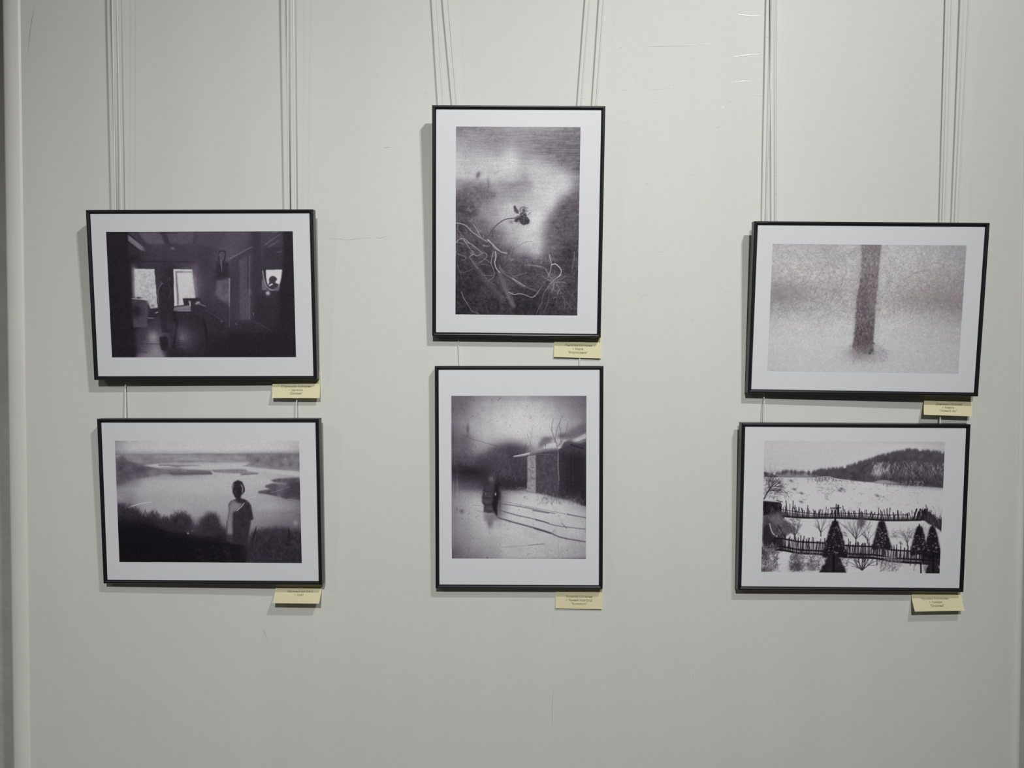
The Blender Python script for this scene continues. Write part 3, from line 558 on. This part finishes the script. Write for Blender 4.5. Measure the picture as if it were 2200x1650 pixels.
    P.line([(404,925),(440,935)], 10, 96, .5, None, 3); P.line([(430,975),(460,978)], 12, 100, .4, None, 4)
    P.blob(485,886,3,6,230,1); P.blob(423,884,2.5,4,150,.8)
    # scratches and specks
    P.scatter(900, (212,270,900,700), 9, 1.5, (120,170), .38, 0, 3.2, .5, None, .9); P.scatter(300, (212,900,1050,1290), 10, 1.4, (120,170), .3); P.scatter(200, (215,300,1050,1290), 14, 1.4, (215,225), .25)
    for i in range(90): P.blob(215+835*P.r.rand(), 275+1010*P.r.rand(), 1.5+1.8*P.r.rand(), 1.5+2*P.r.rand(), 80, .45)
    P.line([(505,292),(522,277)], 4, 90, .8); P.blob(430,1290,4,4,60,.5)
    P.grain(6, .5, .6); return P.rgb((3,-5,6), 212)
def pic_trunk():         # brown trunk in a snowfield behind layered winter branches
    P = Print(520, 348, ((1660.3,523.1),(2076.4,528.),(2058.7,803.2),(1648.3,796.3)), 15); P.k = 520/415.
    P.base([[184,190,186,182,188,196,150,198,198,190,184,170,164],
            [192,198,198,188,190,200,160,200,202,196,188,176,168],
            [194,202,202,194,194,204,160,200,202,196,190,180,172],
            [184,196,198,196,198,200,160,200,200,192,184,178,168],
            [168,180,186,190,186,192,160,198,190,184,178,170,164],
            [156,162,176,180,176,186,160,190,184,176,168,164,158],
            [150,156,170,184,184,190,160,190,184,170,164,156,150],
            [162,168,182,186,188,190,160,192,188,180,172,164,154],
            [180,190,194,194,196,200,160,202,198,190,186,176,170],
            [196,202,204,204,206,208,160,208,204,198,192,188,182],
            [200,204,206,206,208,208,160,208,204,200,196,192,188],
            [202,204,206,206,208,208,150,206,204,202,198,196,192],
            [200,203,206,206,206,200,170,200,204,202,198,196,192],
            [198,202,204,204,204,202,196,200,202,200,198,196,192],
            [196,200,203,204,204,204,202,202,202,200,198,196,192]])
    P.I = P.I*.97
    yy = np.linspace(0, 1, P.h)[:, None]; xx = np.linspace(0, 1, P.w)[None, :]
    P.W = .55*np.exp(-((yy-.38)/.2)**2)+.12*(yy < .6)+0*xx
    P.W = P.W*(1+.5*P.noise(9, oct=2))
    P.tile(1570, 450, 3.667)
    # branch haze
    hz = .35+.75*np.exp(-((yy-.36)/.3)**2); P.I += hz*(smooth(P.r.randn(P.h, P.w), .8)*15+smooth(P.r.randn(P.h, P.w), 1.5)*22+P.noise(70)*4)
    P.scatter(1500, (300,265,1860,860), 46, 3.0, (118,170), .42, .2, 2.6, .45, None, 1.2); P.scatter(900, (310,560,1850,800), 34, 3, (110,160), .45, 0, 3.2, .5, None, 1.2)
    P.scatter(800, (310,270,1000,480), 60, 2.6, (125,165), .28, .35, 1.2, .3, None, 1.0); P.scatter(900, (1180,290,1850,640), 40, 2.6, (120,165), .28, .2, 3.2, .5, None, 1.0)
    P.scatter(420, (1600,440,1850,780), 70, 2.6, (115,155), .28, 1.57, .5, .1, None, 1.0); P.scatter(700, (290,800,1830,1000), 26, 2.4, (150,185), .3, .6, 3.2, .5, None, 1.0); P.scatter(600, (290,960,1800,1290), 40, 2.2, (170,190), .25, 1.4, 2.6, .4, None, 1.0)
    P.scatter(900, (300,270,1850,840), 30, 2.4, (204,216), .30, .2, 3.0, .5, None, 1.0)
    for a, b, c, s in ((380,650,.32,1),(460,620,.3,.8),(1500,700,.3,1),(1780,730,.34,.9)): P.blob(a, b, 150*s, 44*s, 140, c)
    for p in (([540,385],[590,440],[640,490]),([730,360],[770,420],[740,450],[700,520]),([720,460],[690,520],[640,570],[600,575]),([750,580],[700,570],[660,660],[640,720]),([770,560],[760,640],[740,720],[700,680]),([780,570],[820,640],[850,650],[900,600]),([880,540],[870,600],[820,650],[770,710],[690,740]),([620,560],[560,590],[500,600]),([640,600],[620,680],[640,700]),([500,640],[560,690],[640,720],[700,720]),([950,540],[900,620],[850,680]),([810,480],[850,520],[890,540]),([900,400],[910,470],[900,520]),([340,600],[400,590],[480,560]),([330,660],[400,690],[500,690],[560,720]),
              ([1240,380],[1260,440],[1250,520]),([1300,520],[1380,480],[1460,500],[1530,470]),([1400,540],[1450,500],[1550,490],[1600,530]),([1500,340],[1520,420],[1490,470]),([1600,420],[1660,430],[1690,470]),([1790,400],[1830,390],[1855,380]),([1540,580],[1600,620],[1700,640]),([1330,600],[1400,640],[1440,620]),([1600,700],[1650,720],[1750,720]),([1520,780],[1510,830],[1540,860])): P.line(p, 4.4, 124, .45, 3, 1.3)
    for i in range(60): P.twig(330+650*P.r.rand(), 300+450*P.r.rand(), P.r.rand()*6.3, 80, 3.4, 128, .4, 1, .7, 2, .3)
    for i in range(60): P.twig(1200+620*P.r.rand(), 300+450*P.r.rand(), P.r.rand()*6.3, 80, 3.2, 130, .36, 1, .7, 2, .3)
    # trunk
    tr = [(1030,275),(1190,278),(1178,340),(1170,450),(1158,600),(1140,750),(1132,900),(1118,1050),(1128,1120),(1100,1138),(1010,1130),(955,1085),(975,1000),(985,850),(990,700),(1015,600),(1030,480),(1036,380)]
    m = P.poly(tr, 128, 1.6, .93, 10, 60); P.W = P.W*(1-m)+.85*m
    P.I = P.I-m*upsample([[0,0],[-6,-4],[4,8],[10,14],[18,22],[30,34],[26,30],[0,0]], P.h, P.w)
    ins = lambda x, y: np.interp(y, (275,600,750,1000,1130), (1032,1012,988,972,1000)) < x < np.interp(y, (275,450,750,900,1130), (1185,1172,1142,1132,1122))
    P.scatter(2600, (950,275,1195,1135), 15, 3.8, (66,116), .42, 1.5, .9, .25, ins, 1.1); P.scatter(1700, (950,275,1195,1130), 14, 3.6, (146,182), .38, 1.5, 1.0, .25, ins, 1.1)
    P.scatter(900, (955,760,1140,1130), 16, 4.5, (44,90), .4, 1.4, 1.6, .3, lambda x, y: ins(x, y) and P.r.rand() < (y-760)/280., 1.2); P.scatter(200, (1000,540,1090,800), 22, 4, (66,100), .35, 1.5, .7, .2, ins, 1.3)
    P.blob(1050,1150,100,36,158,.6); P.blob(1010,1120,60,24,120,.5); P.scatter(340, (930,1060,1230,1200), 26, 3, (100,165), .45, .5, 2.4, .4, None, 1.1); P.blob(1095,1132,5,5,30,.9); P.blob(1110,1110,8,6,50,.8)
    P.grain(4.5, .9, .6); P.W *= .5; return P.rgb((2,-3,3), 206)

def pic_village():       # snowy hillside with picket fences, pines, a shed and a wooded hill
    P = Print(530, 386, ((1641.7,946.4),(2030.3,949.1),(2018.,1231.8),(1635.6,1228.8)), 16); P.k = 530/389.
    P.base([[188,190,192,194,194,194,194,190,186,182,178],
            [188,190,192,194,196,198,200,200,196,190,186],
            [188,190,192,194,198,202,204,204,204,200,196],
            [184,190,196,198,200,202,204,204,204,204,202],
            [200,202,204,204,204,204,204,202,200,198,198],
            [200,202,204,204,204,204,204,203,202,200,198],
            [196,202,204,204,204,204,204,203,202,200,198],
            [196,202,204,205,205,205,205,204,203,200,196],
            [190,202,204,205,205,205,205,204,203,200,196],
            [188,200,204,205,205,205,204,202,200,198,194],
            [184,198,202,203,203,203,202,200,198,196,192]])
    P.tile(1560, 880, 3.587); P.I -= 3; r = P.r
    P.blob(1400,290,160,22,210,.5)
    # wooded hill
    hill = [(660,488),(720,478),(780,465),(850,458),(890,460),(950,442),(1010,420),(1080,392),(1150,376),(1190,362),(1250,350),(1310,332),(1380,322),(1430,319),(1500,322),(1580,332),(1690,342),(1690,606),(1520,592),(1380,586),(1270,578),(1200,572),(1130,562),(1050,556),(980,548),(900,538),(830,528),(760,520),(660,520)]
    m = P.poly(hill, 74, 1.0, 1, 9, 40)
    for i in range(170):
        x = 670+1010*r.rand(); y = np.interp(x, (660,780,890,1010,1150,1250,1380,1430,1690), (488,465,460,420,376,350,322,319,342)); P.blob(x, y-2, 6, 7+4*r.rand(), 78, .8)
    P.scatter(1100, (1080,360,1680,560), 26, 4.5, (120,196), .5, 1.5, .6, .15, lambda x, y: y > 390+abs(x-1430)*.06 and y < 500+(x-1100)*.1 and y > 480-(x-1080)*.33, 1.0)
    P.scatter(260, (1130,400,1260,490), 22, 5, (140,200), .5, 1.4, .7, .2); P.scatter(900, (1200,370,1680,570), 24, 4, (44,84), .5, 1.5, .6, .15, None, 1.0); P.scatter(500, (680,470,1100,545), 18, 4, (52,100), .5, 1.5, .8, .2, lambda x, y: y > 520-(x-680)*.22)
    P.poly([(1130,560),(1180,545),(1240,544),(1300,560),(1350,575),(1200,572)], 170, 1, .8); P.poly([(1230,500),(1690,520),(1690,606),(1400,586),(1300,560)], 52, 7, .6, 6, 60); P.scatter(200, (1230,545,1520,590), 16, 4, (110,170), .5, 1.5, .6)
    P.poly([(290,478),(320,485),(345,500),(400,512),(400,520),(290,518)], 62, 1, .95); P.poly([(400,492),(450,478),(470,470),(520,472),(545,486),(560,478),(610,478),(650,490),(680,488),(720,520),(400,520)], 112, 1.2, .85, 12, 60)
    for i in range(46):
        x = 330+370*r.rand(); P.blob(x, np.interp(x, (330,470,560,600,650,700), (500,474,482,478,488,486))+4, 5, 10, 74, .7)
    P.line([(290,517),(600,522),(740,519)], 4, 60, .6)
    P.line([(700,521),(790,518),(860,538),(960,546)], 5, 212, .6)
    # snow tufts
    for box, n in (((400,525,560,680),70),((690,560,930,640),110),((600,520,720,545),40),((560,640,640,720),12),((750,640,800,700),30),((950,560,1660,760),80),((1100,650,1240,700),24)):
        P.scatter(n, box, 20, 3.2, (90,170), .55, .3, 1.6, .3)
    for x, y in ((890,610),(875,625),(525,615),(580,645),(578,712),(410,560),(500,550),(1165,665)): P.blob(x, y, 12, 6, 70, .7, .3)
    P.line([(690,600),(780,615),(830,618)], 3, 120, .5)
    P.twig(290,690,-1.1,150,9,40,.9,3,.6,4,.2); P.twig(310,640,-.9,110,6,44,.85,3,.7,4,.25); P.scatter(150, (290,530,390,700), 34, 3, (44,110), .6, -1, 2.4, .3)
    for a in range(9): P.twig(330,510,-2.3+a*.2,70+20*r.rand(),3,130,.5,2,.3,2,.1)
    # shed
    P.poly([(286,694),(380,698),(432,712),(400,716),(290,706)], 186, .8, .9); P.line([(390,700),(432,712)], 6, 30, .95); P.poly([(284,704),(422,716),(424,790),(440,800),(284,820)], 28, .9, 1, 6, 60); P.scatter(40, (330,715,415,800), 30, 4, (60,110), .5, 1.57, .3)
    # far fence
    F1t = [(420,765),(500,775),(600,790),(760,800),(860,795),(1000,800),(1200,810),(1400,815),(1520,790)]; F1b = [(420,825),(500,832),(600,838),(760,838),(860,840),(1000,842),(1100,850),(1250,858),(1400,858),(1520,852)]
    P.poly([(420,790)]+[(x, y+18) for x, y in F1t]+F1b[::-1], 70, 1.2, .55)
    P.fence(F1t, F1b, 9, 26, 5.2, -4, 42, .95, .06)
    P.line([(420,770),(600,795),(760,806),(860,800),(1060,804),(1180,812),(1400,812)], 5, 22, .9); P.line([(430,822),(600,834),(850,836),(1100,846),(1250,854),(1500,852)], 14, 26, .85); P.line([(700,812),(900,812)], 4, 24, .8)
    for x in (1440,1470,1500,1515): P.line([(x,850),(x+26+10*r.rand(),768)], 12, 28, .95)
    P.line([(848,730),(842,870)], 7, 24, 1); P.line([(812,760),(884,757)], 6, 24, 1); P.line([(864,740),(862,800)], 14, 32, .9, 18)
    P.poly([(1500,790),(1530,765),(1560,785),(1600,820),(1660,850),(1658,940),(1610,900),(1560,880),(1520,852)], 44, 1, .9, 10, 90); P.fence([(1515,770),(1560,785),(1600,820),(1660,850)], [(1515,850),(1560,878),(1600,900),(1660,938)], 8, 24, 5, -3, 26, .9, 0); P.scatter(60, (1520,800,1655,920), 40, 3, (80,120), .5, 1.5, .3)
    for a in range(8): P.twig(1625,850,-2.2+a*.2,80,3,120,.6,1,.3,2,.1)
    # brush at the left and slope
    P.poly([(284,820),(340,800),(400,780),(430,790),(445,850),(500,880),(545,930),(480,960),(440,985),(380,990),(340,1080),(284,1040)], 62, 2.5, .85, 14, 30); P.scatter(260, (284,790,450,1060), 40, 5, (24,110), .6, 1.4, 1.6, .3); P.poly([(340,830),(370,815),(420,810),(440,850),(460,890),(400,900),(360,880)], 132, 4, .5)
    P.poly([(284,900),(335,880),(350,960),(390,1000),(360,1080),(300,1060),(280,1000)], 34, 3, .85); P.line([(335,880),(352,940),(380,972),(392,975)], 7, 205, .8, 5); P.line([(400,890),(430,940),(455,985)], 9, 34, .9)
    P.scatter(120, (400,870,560,960), 34, 4, (60,140), .5, .6, 1.6, .3)
    # bare trees in the yard
    for x, y, h, n in ((530,1000,120,9),(730,975,110,7),(1000,1035,160,11),(1090,1030,90,5),(1395,1050,90,6)):
        for a in range(n): P.twig(x, y-h*.22, -2.3+a*1.5/n+r.randn()*.08, h*(.75+.3*r.rand()), 4.2, 60, .7, 2, .32, 2, .1)
        P.line([(x,y),(x,y-h*.35)], 9, 50, .9, 6)
    P.blob(1040,870,20,28,60,.6); P.scatter(50, (1020,845,1060,900), 20, 4, (50,110), .6)
    for x, y in ((915,950),(920,970),(500,850),(550,848),(1300,975),(1420,985),(1345,1032),(1470,960)): P.blob(x, y, 12, 4, 64, .7, .4)
    P.scatter(120, (1250,930,1440,990), 30, 3, (80,160), .5, .2, 1.4, .3)
    # near fence
    t = [(375,985),(450,990),(560,1010),(700,1018),(760,1022),(920,1040),(1060,1046),(1150,1050),(1270,1072),(1400,1082),(1490,1086),(1640,1100)]; b = [(375,1082),(450,1090),(600,1104),(720,1112),(920,1132),(1060,1146),(1150,1150),(1270,1168),(1400,1184),(1490,1190),(1640,1205)]
    P.poly(t+b[::-1], 128, 1, .5); P.poly([(330,1050),(375,985),(440,990),(440,1088),(380,1080)], 30, 2, .9)
    P.fence(t, b, 8.6, 26, 5.4, 6, 34, .95, .03); 
    for dy, w in ((8,11),(70,13),(96,15)): P.line([(x, y+(dy if i < 8 else dy)) for i, (x, y) in enumerate(t)], w, 26, .9)
    P.line([(1150,1136),(1305,1141)], 6, 150, .95); P.line([(1273,1100),(1276,1175)], 7, 140, .9); P.line([(1160,1070),(1240,1076)], 5, 120, .8); P.line([(1290,1150),(1420,1160)], 4, 110, .7); P.line([(640,1077),(760,1083)], 3, 120, .7)
    for x in (1165,1422,1462): P.line([(x,1060),(x-4,1200)], 6, 40, .9)
    # foreground brush
    for box, n, g in (((270,1050,400,1250),420,(30,150)),((490,1120,600,1250),330,(40,150)),((620,1120,720,1245),170,(50,150)),((1180,1160,1340,1250),150,(60,160)),((1500,1180,1640,1250),90,(60,160)),((720,1110,940,1250),160,(30,140))):
        P.scatter(n, box, 30, 4.4, g, .6, -1.3, 2.4, .35)
    P.blob(300,1120,20,50,44,.6); P.blob(540,1210,34,24,50,.7); P.blob(660,1210,24,20,70,.6); P.blob(290,1235,40,12,40,.6)
    for a in range(13): P.twig(1048, 1238, -2.5+a*.155, 105+20*r.rand(), 5.5, 36, .85, 2, .35, 2, .12)
    P.line([(1498,1180),(1500,1258)], 11, 26, 1); P.line([(1450,1180),(1446,1240)], 4, 60, .8)
    P.conifer(838, 862, 1120, 88, 22, 1.5); P.conifer(825, 1100, 1250, 100, 30, .55); P.line([(828,1100),(830,1256)], 18, 22, 1)
    P.conifer(1198, 866, 1062, 66, 26, 1.0); P.conifer(1488, 905, 1105, 62, 24, 1.1); P.conifer(1588, 915, 1130, 62, 24, 1.3); P.poly([(1500,1080),(1645,1080),(1645,1200),(1500,1180)], 28, 3, .85, 8, 70); P.conifer(1592, 1180, 1250, 54, 28, .3); P.line([(1592,1100),(1594,1256)], 14, 22, 1)
    P.scatter(90, (760,900,930,1110), 12, 4, (150,190), .55, .8, 3); P.scatter(60, (1140,900,1250,1050), 12, 4, (150,195), .6, .8, 3); P.scatter(80, (1430,940,1640,1100), 12, 4, (150,195), .6, .8, 3)
    P.grain(3.5, .5, .6); return P.rgb((3,-4,5), 196)

# ------------------------------------------------------------------ framed photographs
T = .019
def frame_matrix(fp):
    x, z, lean, roll, gap, yaw = fp
    ux = np.array([math.cos(roll)*math.cos(yaw), math.sin(yaw), math.sin(roll)]); ux /= np.linalg.norm(ux)
    zz = np.array([0, 0, 1.]); uz = zz-ux*(zz@ux); uz /= np.linalg.norm(uz); n0 = np.cross(ux, uz)
    if n0[1] > 0: n0 = -n0
    up = uz*math.cos(lean)+n0*math.sin(lean); n = np.cross(ux, up)
    if n[1] > 0: n = -n
    return Matrix([[ux[0], -n[0], up[0], x], [ux[1], -n[1], up[1], -gap], [ux[2], -n[2], up[2], z+EYE], [0, 0, 0, 1]])
PROF = [(0, 0), (0, .0164), (.0003, .0174), (.0010, .0183), (.0020, .0189), (.0030, .0190), (.0042, .0187), (.0053, .0180), (.0063, .0170), (.0070, .0162), (.0074, .0152), (.0074, 0)]
def rail_mesh(root, a, b, inward, flip):
    """one mitred moulding length from corner a to corner b (local x, z); inward = unit vector to the picture"""
    a = np.array(a, float); b = np.array(b, float); d = (b-a)/np.linalg.norm(b-a); q = np.array(inward, float); V = []
    for e, s in ((a, 1), (b, -1)):
        for i, (t, dep) in enumerate(PROF):
            p = e+d*s*(t+.00012)+q*t; V.append((p[0], -dep, p[1]))
    m = len(PROF); F = [((i, m+i, m+i+1, i+1) if not flip else (i, i+1, m+i+1, m+i)) for i in range(m-1)]
    F += [(m-1, 2*m-1, m, 0) if not flip else (m-1, 0, m, 2*m-1), tuple(range(m)), tuple(range(2*m-1, m-1, -1))]
    mesh('frame_rail', V, F, M_FRAME, root)
def sheet_curl(x, z, w, h, curl):
    """paper stands a touch proud of its board in one corner"""
    return -.0155-curl*math.exp(-((x+w/2-.03)/.05)**2-((z-h+.012)/.02)**2)
def framed(fp, w, h, rect, painter, label, curl=0):
    root = empty('framed_photograph', frame_matrix(fp)); tag(root, label, 'picture', 'framed photographs on the display wall')
    c = [(-w/2, 0), (w/2, 0), (w/2, h), (-w/2, h)]
    for i, q in enumerate(((0, 1), (-1, 0), (0, -1), (1, 0))): rail_mesh(root, c[i], c[(i+1) % 4], q, False)
    i0 = .0072
    box('backing_board', (-w/2+i0, -.0140, i0), (w/2-i0, -.0100, h-i0), M_BACK, root)
    sheet = box('print_sheet', (-w/2+i0, -.0155, i0), (w/2-i0, -.01405, h-i0), M_PAPER, root); tag(sheet, 'white paper border')
    ink = painter(); H, W = ink.shape[:2]; x0, x1, z0, z1 = rect
    X, Z = np.meshgrid(np.linspace(x0, x1, W), np.linspace(z1, z0, H)); co = np.stack([X, np.full_like(X, -.01562), Z], -1).reshape(-1, 3).astype(np.float32)
    me = bpy.data.meshes.new('photograph'); idx = np.arange(H*W).reshape(H, W)
    q = np.stack([idx[1:, :-1], idx[1:, 1:], idx[:-1, 1:], idx[:-1, :-1]], -1).reshape(-1, 4).astype(np.int32); n = len(q)
    me.vertices.add(H*W); me.vertices.foreach_set('co', co.ravel()); me.loops.add(n*4); me.loops.foreach_set('vertex_index', q.ravel())
    me.polygons.add(n); me.polygons.foreach_set('loop_start', np.arange(0, n*4, 4, dtype=np.int32)); me.polygons.foreach_set('loop_total', np.full(n, 4, np.int32)); me.update(calc_edges=True)
    at_ = me.attributes.new('ink', 'FLOAT_COLOR', 'POINT'); at_.data.foreach_set('color', np.concatenate([ink, np.ones((H, W, 1))], -1).astype(np.float32).ravel())
    me.materials.append(M_INK); o = bpy.data.objects.new('photograph', me); COL.objects.link(o); o.parent = sheet; tag(o, 'printed photograph')
    return root
GEO = {
 'A': {'fp': (-0.60005, -0.02927, 0.06262, 0.00363, 0.00779, 0.00886), 'w': 0.42, 'h': 0.315, 'rect': (-0.17515, 0.17119, 0.04262, 0.27524)},
 'B': {'fp': (-0.59031, -0.41666, 0.04015, 0.00510, 0.00608, -0.01683), 'w': 0.42, 'h': 0.315, 'rect': (-0.17836, 0.17142, 0.04161, 0.27360)},
 'C': {'fp': (-0.01640, 0.05274, 0.06505, -0.00865, 0.00420, -0.00080), 'w': 0.315, 'h': 0.42, 'rect': (-0.11403, 0.11321, 0.04077, 0.38263)},
 'D': {'fp': (-0.01018, -0.42238, 0.01019, 0.00262, 0.00300, -0.00000), 'w': 0.315, 'h': 0.42, 'rect': (-0.12673, 0.12601, 0.05678, 0.36407)},
 'E': {'fp': (0.62424, -0.05337, 0.06709, -0.01177, 0.00917, -0.01951), 'w': 0.42, 'h': 0.315, 'rect': (-0.17484, 0.17234, 0.04169, 0.27457)},
 'F': {'fp': (0.60945, -0.42170, 0.03844, -0.00310, 0.00360, 0.00513), 'w': 0.42, 'h': 0.315, 'rect': (-0.16675, 0.16522, 0.03471, 0.28230)}}
LAB = {
'A': (pic_room, 'black framed landscape photograph of a dark room with two bright windows, above the lake photograph'),
'B': (pic_lake, 'black framed landscape photograph of a person in a T-shirt before a pale lake'),
'C': (pic_flower, 'black framed tall photograph of a withered flower bending over pale roots'),
'D': (pic_snowstorm, 'black framed tall photograph of a dark figure on a snowy road beside a log house'),
'E': (pic_trunk, 'black framed pale photograph of a single brown tree trunk standing in snow'),
'F': (pic_village, 'black framed photograph of snowy fields with picket fences, pines and a wooded hill')}
for k, g in GEO.items(): framed(g['fp'], g['w'], g['h'], g['rect'], LAB[k][0], LAB[k][1])

# ------------------------------------------------------------------ caption cards
def text_mesh(s):
    c = bpy.data.curves.new('caption_line', 'FONT'); c.body = s; c.size = 1.0; c.resolution_u = 2; c.align_x = 'LEFT'
    o = bpy.data.objects.new('caption_line', c); COL.objects.link(o); dg = bpy.context.evaluated_depsgraph_get(); dg.update()
    me = bpy.data.meshes.new_from_object(o.evaluated_get(dg)); V = np.array([v.co[:] for v in me.vertices]); F = [tuple(p.vertices) for p in me.polygons]
    bpy.data.objects.remove(o); bpy.data.curves.remove(c); bpy.data.meshes.remove(me); return V, F
def card(BL, BR, TL, TR, db, dt, lines, label):
    """a 50 mm tall card: top part flat behind the frame at distance dt, lower part springing out to distance db"""
    bl, br, tl, tr = at(*BL, db), at(*BR, db), at(*TL, dt), at(*TR, dt); root = empty('caption_card', Matrix.Translation(Vector((bl+br)/2)))
    tag(root, label, 'card', 'yellow caption cards'); o0 = (bl+br)/2; n = 16; W = []
    vis = np.linalg.norm((tl+tr)/2-(bl+br)/2); tot = .050; extra = max(0, tot-vis)
    def surf(u, s):
        """u 0..1 across, s metres up from the lower edge"""
        b = bl+(br-bl)*u; t = tl+(tr-tl)*u
        if s <= vis:
            f = s/vis; p = b+(t-b)*f; p[1] = -(db+(dt-db)*(f if db-dt < .006 else 1-(1-f)**1.5)); return p
        p = t.copy(); p[2] += (s-vis); p[1] = -dt; return p
    V = []; F = []; th = .0003
    for i in range(n+1):
        for u in (0, 1):
            p = surf(u, tot*i/n)-o0; V.append(p); V.append(p+np.array([0, th, 0]))
    for i in range(n):
        a = 4*i; F += [(a, a+2, a+6, a+4), (a+1, a+5, a+7, a+3), (a, a+4, a+5, a+1), (a+2, a+3, a+7, a+6)]
    F += [(0, 1, 3, 2), (4*n, 4*n+2, 4*n+3, 4*n+1)]; mesh('card_sheet', V, F, M_CARD, root)
    wid = np.linalg.norm(br-bl); mpp = wid/abs(BR[0]-BL[0])
    for txt, xa, xb, up in lines:
        V, F = text_mesh(txt); x0, x1 = V[:, 0].min(), V[:, 0].max(); ua = (xa-BL[0])/(BR[0]-BL[0]); ub = (xb-BL[0])/(BR[0]-BL[0]); sc = .0062
        P = [surf(ua+(ub-ua)*(v[0]-x0)/(x1-x0), up*mpp+(v[1]-.34)*sc)-o0+np.array([0, -.00012, 0]) for v in V]
        mesh('caption_text', P, F, M_TEXT, root)
card((584.2,855),(686.5,855.5),(585,819),(687.3,818.5),.0165,.0060,[('Стрельцова Екатерина',604,667,26),('г. Щелково',620,650,18),('"Деревня"',621,649,10.5)],'yellow caption card under the lower right corner of the dark room photograph')
card((585.3,1295.8),(685,1297),(592,1259.5),(691,1259),.0282,.0026,[('Веряжникова Ольга',613,667,27),('г. Орёл',629,648,19)],'yellow caption card with two lines of text, springing out below the lake photograph')
card((1190,767),(1291.5,770),(1191,735),(1293,736),.0057,.0028,[('Лянгасова Екатерина',1213,1271,27),('г. Киров',1230,1252,19),('"Возрождение"',1220,1262,11.5)],'yellow caption card between the flower photograph and the snowy road photograph')
card((1193.5,1307),(1294,1309),(1194,1271),(1295,1272),.0050,.0018,[('Русакова Екатерина',1217,1272,26),('г. Нижний Новгород',1216,1272,18.5),('"Snowstorm"',1227,1261,11)],'yellow caption card under the photograph of the figure on the snowy road')
card((1985,891),(2089,894.5),(1986.5,856),(2090.5,857),.0188,.0070,[('Шинкевич Наталия',2011,2066,26.5),('г. Кинель',2025,2051,18.5),('"Зимний лес"',2019,2057,11)],'yellow caption card under the lower right corner of the tree trunk photograph')
card((1965.7,1314),(2073.3,1312),(1958.7,1274.5),(2066.5,1273.5),.0235,.0022,[('Масеева Екатерина',1985,2044,27.5),('г. Самара',2002,2029,19.5),('"Окраина"',2002,2032,11.5)],'yellow caption card springing out below the photograph of fences and pines')

# ------------------------------------------------------------------ twisted hanging cords
def cord(pts, label):
    """pts: (photo x, photo y, distance from the wall), from top to bottom; the top is carried on up to the rail"""
    P = [at(x, y, d) for x, y, d in pts]; a, b = P[0], P[1]; top = EYE+1.03; k = (top-a[2])/(a[2]-b[2]); P = [a+(a-b)*k]+P; P[0][1] = P[1][1] = -.0300 if pts[0][2] > .025 else -pts[0][2]
    L = [0]
    for i in range(1, len(P)): L.append(L[-1]+np.linalg.norm(P[i]-P[i-1]))
    n = int(L[-1]/.00075); S = np.linspace(0, L[-1], n+1); C = np.stack([np.interp(S, L, [p[j] for p in P]) for j in range(3)], -1)
    m = 9; ang = np.arange(m)/m*2*math.pi; r = .00112*(1+.34*np.cos(3*ang)); tw = S/.0095*2*math.pi
    A = ang[None]+tw[:, None]; V = np.stack([C[:, 0:1]+np.cos(A)*r, C[:, 1:2]+np.sin(A)*r, np.repeat(C[:, 2:3], m, 1)], -1); o0 = C[0].copy(); V = (V-o0).reshape(-1, 3)
    F = []
    for i in range(n):
        for j in range(m): F.append((i*m+j, i*m+(j+1) % m, (i+1)*m+(j+1) % m, (i+1)*m+j))
    F += [tuple(range(m))[::-1], tuple(range(n*m, n*m+m))]
    o = mesh('hanging_cord', V, F, M_CORD, None, True); o.location = o0; tag(o, label, 'cord', 'white hanging cords')
cord([(241,0,.030),(248,447,.023),(248.4,462,.021)], 'white cord, left of the pair above the dark room photograph, left end')
cord([(251.5,0,.030),(261,447,.022),(269.3,812,.0045),(270,898,.012),(270.2,912,.0125)], 'white cord running behind the dark room photograph to the lake photograph, left end')
cord([(616.5,0,.030),(620.5,447,.023),(620.8,462,.021)], 'white cord, left of the pair above the dark room photograph, right end')
cord([(630,0,.030),(635,447,.022),(637.3,812,.0045),(637.6,898,.012),(637.8,912,.0125)], 'white cord running behind the dark room photograph to the lake photograph, right end')
cord([(938.5,0,.022),(951,225,.020),(952,240,.019)], 'white slanting cord, leftmost of the four above the withered flower photograph')
cord([(963,0,.022),(981,225,.018),(984.3,720,.0018),(987.5,786,.0030),(988,800,.0030)], 'white cord behind the flower photograph to the snowy road photograph, left end')
cord([(1297,0,.022),(1281,225,.020),(1280,240,.019)], 'white slanting cord, rightmost of the four above the withered flower photograph')
cord([(1266.7,0,.022),(1248,225,.018),(1246,720,.0018),(1245.3,786,.0030),(1245,800,.0030)], 'white cord behind the flower photograph to the snowy road photograph, right end')
cord([(1668,0,.022),(1668.6,472,.020),(1668.7,486,.019)], 'white cord, right of the pair above the tree trunk photograph, left end')
cord([(1658.4,0,.022),(1652,300,.022),(1648,472,.020),(1641.6,845,.0055),(1640.6,908,.012),(1640.3,922,.0115)], 'white cord behind the tree trunk photograph to the fences photograph, left end')
cord([(2078.7,0,.026),(2069.6,240,.026),(2058.4,476,.024),(2057.8,490,.022)], 'white cord, right of the pair above the tree trunk photograph, right end')
cord([(2044.5,0,.022),(2038,240,.022),(2030,476,.020),(2021.5,850,.0055),(2019.8,910,.012),(2019.5,924,.0115)], 'white cord behind the tree trunk photograph to the fences photograph, right end')
